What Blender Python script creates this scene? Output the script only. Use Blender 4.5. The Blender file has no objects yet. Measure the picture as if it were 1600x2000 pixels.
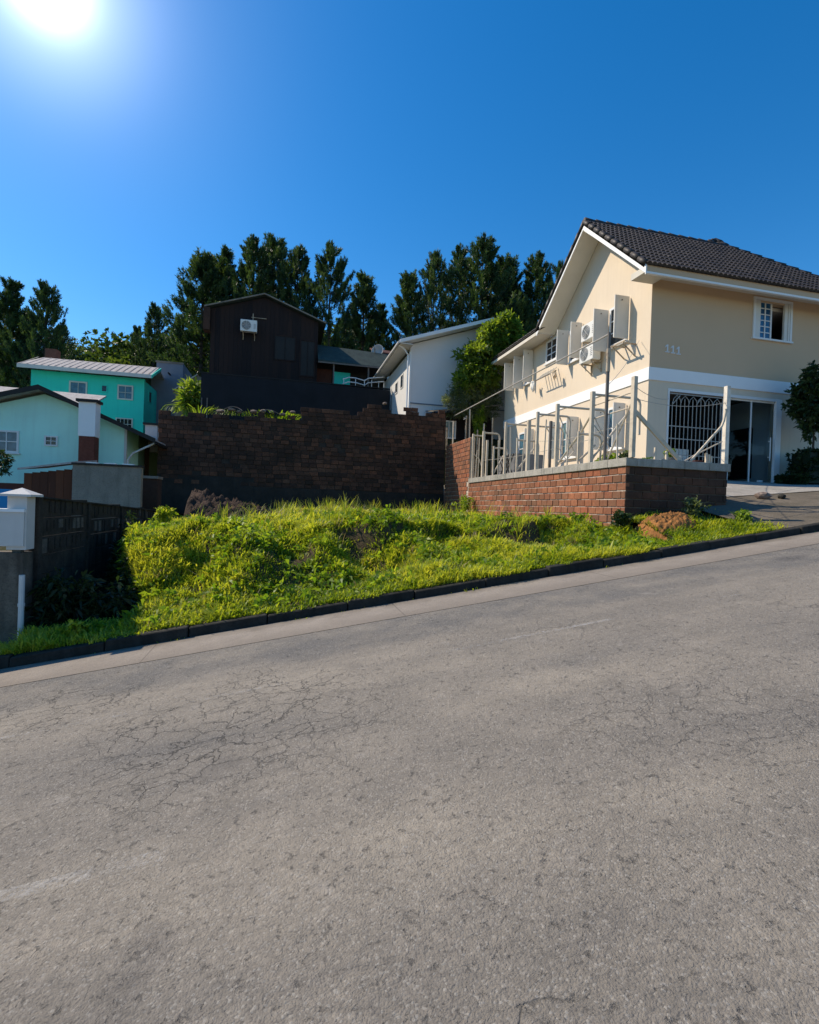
import bpy, bmesh, math, random
import numpy as np
from mathutils import Vector, Matrix
R = math.radians
random.seed(11)
rng = np.random.default_rng(5)
SC = bpy.context.scene
COL = SC.collection

# ---------------------------------------------------------------- camera
F, YAW, ROLL, PITCH = 1010.0, R(13.6), R(1.95), R(-0.5)
fw = Vector((math.sin(YAW)*math.cos(PITCH), math.cos(YAW)*math.cos(PITCH), math.sin(PITCH)))
rt = Vector((math.cos(YAW), -math.sin(YAW), 0)); up = rt.cross(fw)
r2 = rt*math.cos(ROLL) + up*math.sin(ROLL); u2 = up*math.cos(ROLL) - rt*math.sin(ROLL)
cd = bpy.data.cameras.new('camera'); cam = bpy.data.objects.new('camera', cd); COL.objects.link(cam)
cd.sensor_fit = 'HORIZONTAL'; cd.sensor_width = 36; cd.lens = 36*F/1600; cd.clip_end = 2000; cd.clip_start = .05
m3 = Matrix((r2, u2, -fw)).transposed()
cam.matrix_world = m3.to_4x4()
SC.camera = cam

# ---------------------------------------------------------------- light
SUN = Vector((-1, .62, 1.12)).normalized()
el = math.asin(SUN.z); az = math.atan2(SUN.x, SUN.y)
W = bpy.data.worlds.new('World'); SC.world = W; W.use_nodes = True
wn, wl = W.node_tree.nodes, W.node_tree.links
bg = wn['Background']
sky = wn.new('ShaderNodeTexSky'); sky.sky_type = 'NISHITA'; sky.sun_disc = False
sky.sun_elevation = el; sky.sun_rotation = az
sky.air_density = 1.1; sky.dust_density = .25; sky.ozone_density = 4.0; sky.altitude = 300
hs = wn.new('ShaderNodeHueSaturation'); hs.inputs['Saturation'].default_value = 1.36; hs.inputs['Value'].default_value = 1.72
wl.new(sky.outputs[0], hs.inputs['Color'])
# aureole of the sun low in the sky at the upper left, as seen in the photograph
VS = Vector((math.sin(R(-22.6))*math.cos(R(38.6)), math.cos(R(-22.6))*math.cos(R(38.6)), math.sin(R(38.6))))
tc = wn.new('ShaderNodeTexCoord')
dp = wn.new('ShaderNodeVectorMath'); dp.operation = 'DOT_PRODUCT'; dp.inputs[1].default_value = VS
nm = wn.new('ShaderNodeVectorMath'); nm.operation = 'NORMALIZE'
wl.new(tc.outputs['Generated'], nm.inputs[0]); wl.new(nm.outputs[0], dp.inputs[0])
def wmath(op, a, b):
    n = wn.new('ShaderNodeMath'); n.operation = op
    for i, v in enumerate((a, b)):
        if isinstance(v, (int, float)): n.inputs[i].default_value = v
        else: wl.new(v, n.inputs[i])
    return n.outputs[0]
mx = wmath('MAXIMUM', dp.outputs['Value'], 0.0)
glow = wmath('ADD', wmath('MULTIPLY', wmath('POWER', mx, 1500), 20.0),
             wmath('ADD', wmath('MULTIPLY', wmath('POWER', mx, 230), 6.0), wmath('ADD', wmath('MULTIPLY', wmath('POWER', mx, 48), 1.25), wmath('MULTIPLY', wmath('POWER', mx, 12), .12))))
gc = wn.new('ShaderNodeVectorMath'); gc.operation = 'SCALE'; gc.inputs[0].default_value = (1.0, 1.05, 1.1)
wl.new(glow, gc.inputs['Scale'])
ad = wn.new('ShaderNodeVectorMath'); ad.operation = 'ADD'
wl.new(hs.outputs[0], ad.inputs[0]); wl.new(gc.outputs[0], ad.inputs[1])
wl.new(ad.outputs[0], bg.inputs['Color']); bg.inputs['Strength'].default_value = .085
sl = bpy.data.lights.new('sun', 'SUN'); sl.energy = 5.0; sl.angle = R(.55); sl.color = (1, .87, .70)
so = bpy.data.objects.new('sun', sl); COL.objects.link(so)
so.rotation_euler = SUN.to_track_quat('Z', 'Y').to_euler()
SC.view_settings.view_transform = 'Standard'; SC.view_settings.look = 'None'
SC.view_settings.gamma = 1; SC.view_settings.use_curve_mapping = False; SC.view_settings.exposure = .2

# ---------------------------------------------------------------- helpers
WORLD_SPACE = set()
def link(o, parent=None):
    COL.objects.link(o)
    if parent is not None:
        o.parent = parent
        if parent.name in WORLD_SPACE: o.matrix_parent_inverse = Matrix.Translation(parent.location).inverted()
    return o
def tag(o, label=None, cat=None, group=None, kind=None):
    if label: o['label'] = label
    if cat: o['category'] = cat
    if group: o['group'] = group
    if kind: o['kind'] = kind
    return o
def thing(name, label, cat, loc, group=None, local=False, kind=None):
    o = bpy.data.objects.new(name, None); o.empty_display_size = .2; COL.objects.link(o); o.location = loc
    if not local: WORLD_SPACE.add(o.name)
    return tag(o, label, cat, group, kind)
def copy_tree(o, parent=None):
    c = o.copy(); COL.objects.link(c)
    if parent is not None: c.parent = parent
    for ch in list(o.children): copy_tree(ch, c)
    return c
class Fr:   # local frame: a along r, b along n, h up
    def __init__(s, o, r, n): s.o, s.r, s.n = Vector(o), Vector(r), Vector(n)
    def p(s, a, b, h): return s.o + s.r*a + s.n*b + Vector((0, 0, h))
FR = Fr((0, 0, 0), (1, 0, 0), (0, 1, 0))
def front(y): return Fr((0, y, 0), (1, 0, 0), (0, -1, 0))       # faces the street; a = x, b = outward
def leftf(x): return Fr((x, 0, 0), (0, 1, 0), (-1, 0, 0))       # faces left; a = y
def rightf(x): return Fr((x, 0, 0), (0, 1, 0), (1, 0, 0))       # faces right
class MB:
    def __init__(s): s.v, s.f, s.m = [], [], []
    def add(s, vs, fs, mi=0):
        n = len(s.v); s.v += [tuple(v) for v in vs]; s.f += [tuple(i+n for i in f) for f in fs]; s.m += [mi]*len(fs); return s
    def box(s, a0, a1, b0, b1, h0, h1, fr=FR, mi=0):
        vs = [fr.p(a, b, h) for h in (h0, h1) for b in (b0, b1) for a in (a0, a1)]
        return s.add(vs, [(0,2,3,1),(4,5,7,6),(0,1,5,4),(2,6,7,3),(0,4,6,2),(1,3,7,5)], mi)
    def prism(s, poly, off, mi=0):      # polygon (3-D points) pushed along off
        n = len(poly); off = Vector(off); vs = [Vector(p) for p in poly] + [Vector(p)+off for p in poly]
        return s.add(vs, [tuple(range(n))[::-1], tuple(range(n, 2*n))] + [(i, (i+1) % n, n+(i+1) % n, n+i) for i in range(n)], mi)
    def tube(s, pts, r, n=8, mi=0, r1=None):
        pts = [Vector(p) for p in pts]; k = len(pts); base = len(s.v)
        for i, p in enumerate(pts):
            d = (pts[min(i+1, k-1)] - pts[max(i-1, 0)]).normalized()
            x = d.cross(Vector((0, 0, 1)));  x = x.normalized() if x.length > 1e-3 else Vector((1, 0, 0)); y = d.cross(x)
            rr = r if r1 is None else r + (r1-r)*i/(k-1)
            for j in range(n):
                t = 2*math.pi*j/n; s.v.append(tuple(p + x*math.cos(t)*rr + y*math.sin(t)*rr))
        for i in range(k-1):
            for j in range(n):
                s.f.append((base+i*n+j, base+i*n+(j+1) % n, base+(i+1)*n+(j+1) % n, base+(i+1)*n+j)); s.m.append(mi)
        s.f.append(tuple(base+j for j in range(n))[::-1]); s.f.append(tuple(base+(k-1)*n+j for j in range(n))); s.m += [mi, mi]
        return s
    def bar(s, p, q, w, d, mi=0, side=Vector((0, 1, 0))):   # square section bar
        p, q = Vector(p), Vector(q); t = (q-p).normalized(); x = t.cross(side).normalized(); y = t.cross(x)
        vs = [e + x*sx*w/2 + y*sy*d/2 for e in (p, q) for sy in (-1, 1) for sx in (-1, 1)]
        return s.add(vs, [(0,2,3,1),(4,5,7,6),(0,1,5,4),(2,6,7,3),(0,4,6,2),(1,3,7,5)], mi)
    def build(s, name, mat, parent=None, smooth=False, bevel=0):
        me = bpy.data.meshes.new(name); me.from_pydata(s.v, [], s.f)
        for m in (mat if isinstance(mat, (list, tuple)) else [mat]): me.materials.append(m)
        me.polygons.foreach_set('material_index', s.m)
        bm = bmesh.new(); bm.from_mesh(me); bmesh.ops.recalc_face_normals(bm, faces=bm.faces)
        if bevel: bmesh.ops.bevel(bm, geom=list(bm.edges), offset=bevel, segments=1, affect='EDGES')
        bm.to_mesh(me); bm.free()
        if smooth: me.polygons.foreach_set('use_smooth', [True]*len(me.polygons))
        o = bpy.data.objects.new(name, me); link(o, parent)
        if parent is not None: WORLD_SPACE.discard(o.name)
        return o
def npmesh(name, verts, faces, mat, parent=None, smooth=False, attr=None):
    """faces: int array (n,3) or (n,4)"""
    me = bpy.data.meshes.new(name); n, k = faces.shape
    me.vertices.add(len(verts)); me.vertices.foreach_set('co', np.asarray(verts, np.float32).ravel())
    me.loops.add(n*k); me.loops.foreach_set('vertex_index', faces.astype(np.int32).ravel())
    me.polygons.add(n); me.polygons.foreach_set('loop_start', np.arange(0, n*k, k, dtype=np.int32))
    me.update(calc_edges=True)
    if attr is not None:
        at = me.attributes.new('tone', 'FLOAT', 'POINT'); at.data.foreach_set('value', np.asarray(attr, np.float32))
    for m in (mat if isinstance(mat, (list, tuple)) else [mat]): me.materials.append(m)
    if smooth: me.polygons.foreach_set('use_smooth', np.ones(n, bool))
    o = bpy.data.objects.new(name, me); link(o, parent); return o

# ---------------------------------------------------------------- materials
class NT:
    def __init__(s, name):
        s.mat = bpy.data.materials.new(name); s.mat.use_nodes = True
        s.n, s.l = s.mat.node_tree.nodes, s.mat.node_tree.links; s.b = s.n['Principled BSDF']; s.out = s.n['Material Output']
        s.geo = s.n.new('ShaderNodeNewGeometry'); s.pos = s.geo.outputs['Position']
    def put(s, sock, v):
        if hasattr(v, 'links') or isinstance(v, bpy.types.NodeSocket): s.l.new(v, sock)
        elif isinstance(v, (tuple, list)) and len(v) == 3 and sock.type == 'RGBA': sock.default_value = (*v, 1)
        else: sock.default_value = v
    def scale(s, v, sc):
        n = s.n.new('ShaderNodeVectorMath'); n.operation = 'MULTIPLY'; s.put(n.inputs[0], v); n.inputs[1].default_value = sc; return n.outputs[0]
    def vadd(s, a, b):
        n = s.n.new('ShaderNodeVectorMath'); s.put(n.inputs[0], a); s.put(n.inputs[1], b); return n.outputs[0]
    def noise(s, sc, det=5, rough=.55, vec=None, dist=0, out='Fac'):
        n = s.n.new('ShaderNodeTexNoise'); n.inputs['Scale'].default_value = sc; n.inputs['Detail'].default_value = det
        n.inputs['Roughness'].default_value = rough; n.inputs['Distortion'].default_value = dist; s.put(n.inputs['Vector'], vec if vec is not None else s.pos); return n.outputs[out]
    def vor(s, sc, vec=None, feat='F1', out='Distance'):
        n = s.n.new('ShaderNodeTexVoronoi'); n.feature = feat; n.inputs['Scale'].default_value = sc; s.put(n.inputs['Vector'], vec if vec is not None else s.pos); return n.outputs[out]
    def ramp(s, f, stops):
        n = s.n.new('ShaderNodeValToRGB'); s.put(n.inputs[0], f); e = n.color_ramp.elements
        while len(e) < len(stops): e.new(.5)
        for i, (p, c) in enumerate(stops): e[i].position = p; e[i].color = (*c, 1) if isinstance(c, (tuple, list)) else (c, c, c, 1)
        return n.outputs[0]
    def mix(s, f, a, b, mode='MIX'):
        n = s.n.new('ShaderNodeMix'); n.data_type = 'RGBA'; n.blend_type = mode
        s.put(n.inputs[0], f); s.put(n.inputs[6], a); s.put(n.inputs[7], b); return n.outputs[2]
    def math(s, op, a, b=0.0):
        n = s.n.new('ShaderNodeMath'); n.operation = op; s.put(n.inputs[0], a); s.put(n.inputs[1], b); return n.outputs[0]
    def sep(s, v, ax):
        n = s.n.new('ShaderNodeSeparateXYZ'); s.put(n.inputs[0], v); return n.outputs[ax]
    def rnd(s): return s.n.new('ShaderNodeObjectInfo').outputs['Random']
    def attr(s, name):
        n = s.n.new('ShaderNodeAttribute'); n.attribute_name = name; return n.outputs['Fac']
    def bump(s, h, st=.3, dist=.02, prev=None):
        n = s.n.new('ShaderNodeBump'); n.inputs['Strength'].default_value = st; n.inputs['Distance'].default_value = dist
        s.put(n.inputs['Height'], h)
        if prev is not None: s.put(n.inputs['Normal'], prev)
        return n.outputs[0]
    def fin(s, col, rough=.8, bump=None, spec=.3, metal=0.0):
        s.put(s.b.inputs['Base Color'], col); s.put(s.b.inputs['Roughness'], rough); s.b.inputs['Specular IOR Level'].default_value = spec
        s.b.inputs['Metallic'].default_value = metal
        if bump is not None: s.l.new(bump, s.b.inputs['Normal'])
        return s.mat
def mul(c, k): return tuple(x*k for x in c)
def paint(name, c, dirt=.25, rough=.75, sc=1.2, bst=.12, dcol=None, streak=0):
    m = NT(name); n1 = m.noise(sc, 6, .6); n2 = m.noise(28, 3)
    col = m.mix(m.ramp(n1, [(.35, 0.0), (.75, 1.0)]), c, dcol or mul(c, 1-dirt))
    if streak:
        v = m.scale(m.pos, (5, 5, .35)); st = m.ramp(m.noise(1.5, 4, .6, v), [(.5, 0.0), (.75, 1.0)])
        col = m.mix(m.math('MULTIPLY', st, streak), col, mul(c, .35))
    return m.fin(col, rough, m.bump(n2, bst, .01))
def metal(name, c, rough=.5, rust=.0, met=.0):
    m = NT(name); col = m.mix(m.ramp(m.noise(5, 6, .65), [(.5, 0.0), (.7, 1.0)]), c, mul(c, .7) if not rust else (.12, .07, .04))
    return m.fin(col, rough, m.bump(m.noise(40, 3), .06, .004), .4, met)

def asphalt():
    m = NT('asphalt')
    sv = m.scale(m.pos, (.35, 1.4, .3)); big = m.noise(.55, 5, .6, sv); mid = m.noise(2.3, 5, .65); fine = m.noise(55, 3, .7)
    col = m.mix(m.ramp(big, [(.36, 0.0), (.62, 1.0)]), (.180, .162, .138), (.300, .262, .208))
    col = m.mix(m.math('MULTIPLY', m.ramp(mid, [(.4, 1.0), (.62, 0.0)]), .30), col, (.13, .118, .10))
    # darker worn strip beside the gutter
    y = m.sep(m.vadd(m.pos, m.scale(m.noise(.9, 6, .7, out='Color'), (0, .75, 0))), 1)
    band = m.math('MULTIPLY', m.ramp(m.math('SUBTRACT', y, 5.4), [(.15, 0.0), (.42, 1.0), (.62, 1.0), (.9, 1.0)]), m.ramp(m.noise(1.1, 5, .7), [(.36, .15), (.6, 1.0)]))
    y2 = m.math('ABSOLUTE', m.math('SUBTRACT', y, 4.2)); strip = m.ramp(y2, [(.0, 1.0), (.32, 0.0)])
    band = m.math('MAXIMUM', band, m.math('MULTIPLY', strip, m.ramp(m.noise(.5, 3), [(.48, 0.0), (.62, .7)])))
    col = m.mix(m.math('MULTIPLY', band, .62), col, (.088, .09, .092))
    # aggregate
    vd = m.n.new('ShaderNodeTexVoronoi'); vd.inputs['Scale'].default_value = 115; m.put(vd.inputs['Vector'], m.pos)
    rc = m.sep(vd.outputs['Color'], 0)
    col = m.mix(m.ramp(rc, [(.0, .34), (.25, 0.0), (.8, 0.0), (1.0, 0.0)]), col, (.065, .06, .058))
    col = m.mix(m.ramp(rc, [(.84, 0.0), (.98, .5)]), col, (.36, .34, .30))
    pits = m.ramp(m.noise(20, 4, .75), [(.32, 1.0), (.41, 0.0)])
    col = m.mix(m.math('MULTIPLY', pits, .55), col, (.05, .048, .045))
    wt = m.ramp(m.noise(3.2, 6, .7, m.vadd(m.pos, (3, 9, 2))), [(.62, 0.0), (.70, .35)]); col = m.mix(wt, col, (.34, .31, .27))
    oil = m.ramp(m.noise(.8, 3, .5, m.vadd(m.pos, (31, 5, 0))), [(.66, 0.0), (.72, .5)]); col = m.mix(oil, col, (.10, .092, .085))
    # cracks
    dv = m.vadd(m.pos, m.scale(m.noise(1.7, 5, .62, out='Color'), (.8, .6, .3)))
    c1 = m.ramp(m.vor(1.25, dv, 'DISTANCE_TO_EDGE'), [(.0, 1.0), (.011, 0.0)])
    c2 = m.ramp(m.vor(4.2, dv, 'DISTANCE_TO_EDGE'), [(.0, 1.0), (.026, 0.0)])
    flat = m.scale(m.pos, (1, 1, 0))
    def near_(cx, cy, rad):
        n = m.n.new('ShaderNodeVectorMath'); n.operation = 'DISTANCE'; m.put(n.inputs[0], m.vadd(flat, m.scale(m.noise(.9, 3, .6, out='Color'), (1.2, 1.2, 0)))); n.inputs[1].default_value = (cx+.6, cy+.6, 0)
        return m.ramp(m.math('DIVIDE', n.outputs['Value'], rad), [(.55, 1.0), (1.0, 0.0)])
    # crazed patches where the slab has broken up
    k2 = m.math('MAXIMUM', near_(-.3, 4.1, 1.25), m.math('MAXIMUM', m.math('MULTIPLY', near_(2.5, 2.7, .9), .55), near_(-1.9, 5.2, .8)))
    k1 = m.math('MAXIMUM', m.math('MULTIPLY', k2, .6), m.ramp(m.noise(.42, 3, .6), [(.52, 0.0), (.60, .55)]))
    br = m.ramp(m.noise(5, 3), [(.30, .25), (.5, 1.0)])
    ck = m.math('MULTIPLY', m.math('MAXIMUM', m.math('MULTIPLY', c1, k1), m.math('MULTIPLY', c2, k2)), br)
    col = m.mix(m.math('MULTIPLY', ck, .8), col, (.035, .033, .03))
    h = m.math('SUBTRACT', m.math('ADD', m.math('MULTIPLY', vd.outputs['Distance'], -.5), m.math('MULTIPLY', fine, .5)), m.math('ADD', m.math('MULTIPLY', ck, 1.6), pits))
    b = m.bump(h, .7, .008); b = m.bump(m.noise(16, 6, .75, dist=1.5), .75, .022, b)
    return m.fin(col, .86, b, .3)
M = {}
M['asphalt'] = asphalt()
def concrete(name, c, c2, sc=1.5, stain=.5, grain=40):
    m = NT(name); n = m.noise(sc, 8, .7); col = m.mix(m.ramp(n, [(.35, 0.0), (.68, 1.0)]), c, c2)
    st = m.ramp(m.noise(2.0, 5, .6, m.scale(m.pos, (3, 3, .4))), [(.5, 0.0), (.72, 1.0)])
    col = m.mix(m.math('MULTIPLY', st, stain), col, mul(c2, .45)); col = m.mix(m.ramp(m.noise(grain, 3, .7), [(.35, .5), (.5, 0.0)]), col, mul(c2, .6))
    return m.fin(col, .88, m.bump(m.noise(grain, 5, .7), .4, .012, m.bump(m.noise(6, 4), .3, .03)), .25)
def gutter_():
    m = NT('gutter_concrete'); y = m.math('ADD', m.sep(m.pos, 1), m.math('MULTIPLY', m.math('SUBTRACT', m.noise(2.5, 7, .75), .5), .9))
    col = m.mix(m.ramp(m.noise(1.4, 8, .7), [(.35, 0.0), (.68, 1.0)]), (.275, .24, .20), (.215, .185, .152))
    sil = m.ramp(m.math('SUBTRACT', 6.75, y), [(.0, 0.0), (.45, 1.0)]); col = m.mix(sil, col, (.20, .172, .142))
    dirt = m.ramp(m.math('SUBTRACT', y, 6.85), [(.0, 0.0), (.3, .8)]); col = m.mix(dirt, col, (.13, .11, .085))
    col = m.mix(m.ramp(m.noise(60, 3, .7), [(.35, .5), (.5, 0.0)]), col, (.12, .105, .09))
    jx = m.math('ABSOLUTE', m.math('SUBTRACT', m.math('FRACT', m.math('MULTIPLY', m.sep(m.pos, 0), .33)), .5)); col = m.mix(m.ramp(jx, [(.0, .6), (.004, 0.0)]), col, (.07, .06, .05))
    return m.fin(col, .9, m.bump(m.noise(50, 5, .7), .5, .012, m.bump(m.noise(6, 4), .4, .03)), .25)
M['gutter'] = gutter_()
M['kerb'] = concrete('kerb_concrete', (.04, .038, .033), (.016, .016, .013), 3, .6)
M['kerbspot'] = concrete('pale_spots', (.3, .29, .26), (.2, .2, .18), 3, .3)
M['coping'] = concrete('coping_concrete', (.42, .39, .34), (.25, .24, .20), 2.5, .45)
M['drive'] = concrete('driveway_concrete', (.42, .39, .34), (.26, .24, .21), 1.3, .3)
M['earthpave'] = concrete('worn_sidewalk', (.17, .14, .105), (.10, .085, .06), 1.4, .25, 25)
M['oldconc'] = concrete('old_concrete', (.19, .165, .13), (.08, .07, .055), 1.6, .8)
M['greywall'] = concrete('grey_render', (.30, .26, .21), (.17, .15, .12), 1.2, .35)
M['precast'] = concrete('precast_concrete', (.06, .053, .043), (.018, .017, .014), 3.5, .9)
M['precastp'] = concrete('precast_pale', (.17, .155, .13), (.07, .065, .055), 4, .6)
M['basebeam'] = concrete('base_beam', (.045, .04, .034), (.022, .02, .017), 1.4, .5)
def brickmat(name, cols, stain, stc, mossy=.0):
    m = NT(name); r = m.rnd(); st = [(i/max(1, len(cols)-1), c) for i, c in enumerate(cols)]
    # joined bricks have no object id of their own: a per-vertex tone drives them
    col = m.ramp(m.math('FRACT', m.math('ADD', r, m.attr('tone'))), st)
    n = m.noise(1.0, 7, .7); col = m.mix(m.math('MULTIPLY', m.ramp(n, [(.4, 0.0), (.62, 1.0)]), stain), col, stc)
    n2 = m.noise(14, 5, .7); col = m.mix(m.ramp(n2, [(.4, .45), (.6, 0.0)]), col, mul(cols[0], .45))
    pale = m.ramp(m.noise(33, 2, .6), [(.70, 0.0), (.76, .5)]); col = m.mix(pale, col, (.35, .3, .24))
    return m.fin(col, .9, m.bump(n2, .5, .012, m.bump(m.noise(60, 2), .3, .004)), .2)
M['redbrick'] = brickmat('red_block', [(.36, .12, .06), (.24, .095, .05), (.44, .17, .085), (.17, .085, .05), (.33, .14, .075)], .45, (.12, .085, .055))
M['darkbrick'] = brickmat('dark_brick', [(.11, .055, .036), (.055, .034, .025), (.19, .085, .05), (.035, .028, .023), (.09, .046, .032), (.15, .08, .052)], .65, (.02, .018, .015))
M['frontbrick'] = brickmat('dark_front_block', [(.11, .055, .035), (.07, .04, .028), (.16, .07, .04), (.05, .032, .024)], .7, (.035, .028, .022))  # darker block colours for the street face of the platform
M['mortar'] = concrete('mortar', (.62, .52, .42), (.42, .34, .27), 5, .3)
M['frontmortar'] = concrete('dark_front_mortar', (.16, .12, .085), (.07, .052, .04), 4, .4)  # darker mortar for the same street face
M['darkmortar'] = concrete('dark_mortar', (.06, .048, .04), (.028, .024, .02), 3, .3)
M['beige'] = paint('beige_render', (.60, .43, .275), .06, .85, .7, .10)
M['cream'] = paint('cream_render', (.70, .585, .44), .09, .85, .7, .12, streak=.10)
M['whitep'] = paint('white_paint', (.84, .84, .82), .05, .7, 2)
M['soffit'] = paint('soffit_paint', (.72, .68, .60), .08, .7, 2)
M['fascia'] = paint('fascia_board', (.66, .61, .51), .15, .7, 3)
M['shutter'] = paint('shutter_white', (.70, .68, .62), .10, .55, 3)
M['upvc'] = paint('window_white', (.74, .74, .72), .06, .4, 3, .02)
M['aqua'] = paint('aqua_render', (.54, .93, .80), .06, .85, .6, dcol=(.48, .80, .70), streak=.12)
M['teal'] = paint('teal_render', (.04, .66, .53), .12, .85, .6, streak=.12)
M['olive'] = paint('olive_render', (.18, .27, .17), .2, .85, 1)
M['bluepanel'] = paint('blue_panel', (.01, .26, .56), .12, .5, 1)
M['greyblue'] = paint('grey_blue_render', (.20, .23, .27), .15, .85, 1)
M['housewhite'] = paint('white_house_render', (.78, .75, .72), .06, .85, .6, dcol=(.72, .69, .66))
M['parapet'] = paint('parapet_white', (.60, .58, .54), .10, .8, 2, streak=.10)
M['fibro'] = concrete('fibre_cement_roof', (.52, .48, .45), (.34, .31, .29), 4, .35, 20)
M['greenroof'] = concrete('green_roof', (.05, .075, .065), (.025, .04, .036), 2, .4)
M['blackwall'] = paint('black_boundary_wall', (.016, .018, .022), .4, .9, 1, streak=.3)
M['black'] = paint('black_paint', (.02, .018, .016), .3, .6, 2)
M['rooftile'] = NT('roof_tile')
def rt_():
    m = M['rooftile']; c = m.ramp(m.math('FRACT', m.math('ADD', m.rnd(), m.attr('tone'))), [(0, (.020, .016, .013)), (.5, (.036, .028, .022)), (1, (.012, .010, .009))])
    c = m.mix(m.ramp(m.noise(3, 6, .7), [(.5, 0.0), (.7, .6)]), c, (.07, .056, .042)); c = m.mix(m.ramp(m.noise(11, 4, .75), [(.60, 0.0), (.68, .55)]), c, (.22, .19, .15)); return m.fin(c, .58, m.bump(m.noise(40, 3), .2, .005), .4)  # finer pale specks paint sunlit tile lips into the colour
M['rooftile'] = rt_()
def planks(name, c, c2):
    m = NT(name); v = m.scale(m.pos, (9, 9, .5)); n = m.noise(1.6, 6, .65, v); col = m.mix(m.ramp(m.math('FRACT', m.math('ADD', m.rnd(), m.math('MULTIPLY', n, .6))), [(0, 0.0), (1, 1.0)]), c, c2)
    return m.fin(col, .8, m.bump(n, .3, .01), .25)
M['darkplank'] = planks('dark_plank', (.030, .017, .013), (.014, .010, .010))
M['redplank'] = planks('red_brown_board', (.14, .05, .025), (.08, .03, .018))
M['brownpaint'] = paint('brown_render', (.10, .035, .022), .3, .8, 2)
M['pole'] = metal('painted_steel', (.58, .49, .37), .6)
M['postwhite'] = metal('white_post', (.72, .65, .54), .5)
M['darkpole'] = metal('dark_steel', (.13, .11, .09), .5)
M['grille'] = metal('grille_iron', (.36, .34, .30), .5)
M['bracket'] = metal('rusty_bracket', (.45, .36, .25), .6, rust=1)
M['acwhite'] = paint('ac_casing', (.74, .73, .68), .08, .4, 3, .02)
M['darkfan'] = metal('fan_grey', (.16, .16, .16), .5)
M['wire'] = metal('wire', (.40, .37, .32), .5)
M['pvc'] = paint('white_pipe', (.62, .62, .60), .15, .4, 3, .02)
M['dish'] = paint('dish_grey', (.42, .42, .40), .12, .5, 3, .02)
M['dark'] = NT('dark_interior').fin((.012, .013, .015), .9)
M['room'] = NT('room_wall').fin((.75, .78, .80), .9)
def glass(name, tint, mixf, rough=.03):
    m = NT(name); g = m.n.new('ShaderNodeBsdfGlossy'); g.inputs['Roughness'].default_value = rough; g.inputs['Color'].default_value = (.9, .95, 1, 1)
    t = m.n.new('ShaderNodeBsdfTransparent'); t.inputs['Color'].default_value = (*tint, 1)
    mx = m.n.new('ShaderNodeMixShader'); lw = m.n.new('ShaderNodeLayerWeight'); lw.inputs['Blend'].default_value = mixf
    m.l.new(lw.outputs['Fresnel'], mx.inputs[0]); m.l.new(t.outputs[0], mx.inputs[1]); m.l.new(g.outputs[0], mx.inputs[2]); m.l.new(mx.outputs[0], m.out.inputs[0]); return m.mat
M['glass'] = glass('window_glass', (.72, .78, .80), .12)
def pane_blue(name, c):
    m = NT(name); return m.fin(m.mix(m.ramp(m.noise(3, 2), [(.4, 0.0), (.6, 1.0)]), c, mul(c, .6)), .12, None, .6)
M['pane'] = pane_blue('curtained_pane', (.07, .16, .22)); M['paneD'] = pane_blue('dark_pane', (.012, .018, .025)); M['paneL'] = pane_blue('pale_pane', (.16, .28, .30))
def leaf(name, cols, trans=.45, tcol=None, nsc=1.0, rough=.5, tint=1.0):
    m = NT(name); f = m.math('ADD', m.math('MULTIPLY', m.noise(nsc, 4, .6), .7), m.math('MULTIPLY', m.attr('tone'), .5))
    col = m.ramp(f, [(.25 + .5*i/(len(cols)-1), c) for i, c in enumerate(cols)])
    m.fin(col, rough, None, .35); tr = m.n.new('ShaderNodeBsdfTranslucent')
    m.put(tr.inputs['Color'], m.mix(1.0, col, tcol or (1.5, 1.5, .7), 'MULTIPLY'))
    mx = m.n.new('ShaderNodeMixShader'); mx.inputs[0].default_value = trans
    m.l.new(m.b.outputs[0], mx.inputs[1]); m.l.new(tr.outputs[0], mx.inputs[2]); m.l.new(mx.outputs[0], m.out.inputs[0]); return m.mat
M['grass'] = leaf('grass_blades', [(.05, .09, .008), (.12, .19, .014), (.23, .30, .022), (.38, .41, .06)], .45, (2.1, 1.9, .8), 1.3)
M['weed'] = leaf('weed_leaves', [(.06, .12, .012), (.12, .20, .018), (.22, .29, .03)], .45, (2, 2, .8), 2)
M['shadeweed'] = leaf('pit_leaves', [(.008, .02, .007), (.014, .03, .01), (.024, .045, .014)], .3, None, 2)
M['needle'] = leaf('pine_needles', [(.008, .024, .012), (.018, .046, .018), (.038, .075, .024), (.075, .12, .034)], .3, (1.7, 1.7, .8), .35)
M['bush'] = leaf('bright_bush', [(.04, .08, .012), (.10, .16, .02), (.20, .26, .04)], .45, (2, 2, .8), 1)
M['greybush'] = leaf('grey_green_bush', [(.05, .075, .035), (.10, .13, .06), (.16, .19, .09)], .4, None, 2)
M['darkleaf'] = leaf('dark_leaf', [(.01, .025, .01), (.02, .045, .014), (.045, .08, .02)], .3, None, 2)
M['forest'] = leaf('forest_leaf', [(.02, .045, .012), (.045, .08, .018), (.09, .13, .025)], .35, (1.8, 1.8, .8), .25)
M['bark'] = concrete('bark', (.10, .075, .055), (.05, .038, .028), 3, .3, 15)
def soil(name, c, c2):
    m = NT(name); col = m.mix(m.ramp(m.noise(3, 8, .7), [(.35, 0.0), (.65, 1.0)]), c, c2)
    return m.fin(col, .95, m.bump(m.noise(18, 6, .7), .8, .05), .15)
M['soil'] = soil('lot_soil', (.055, .042, .022), (.085, .062, .034)); M['dirt'] = soil('dug_earth', (.075, .05, .038), (.035, .025, .02))
M['orange'] = soil('orange_clay', (.42, .19, .06), (.22, .10, .035)); M['land'] = soil('hill_ground', (.03, .045, .015), (.05, .05, .025))
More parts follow.
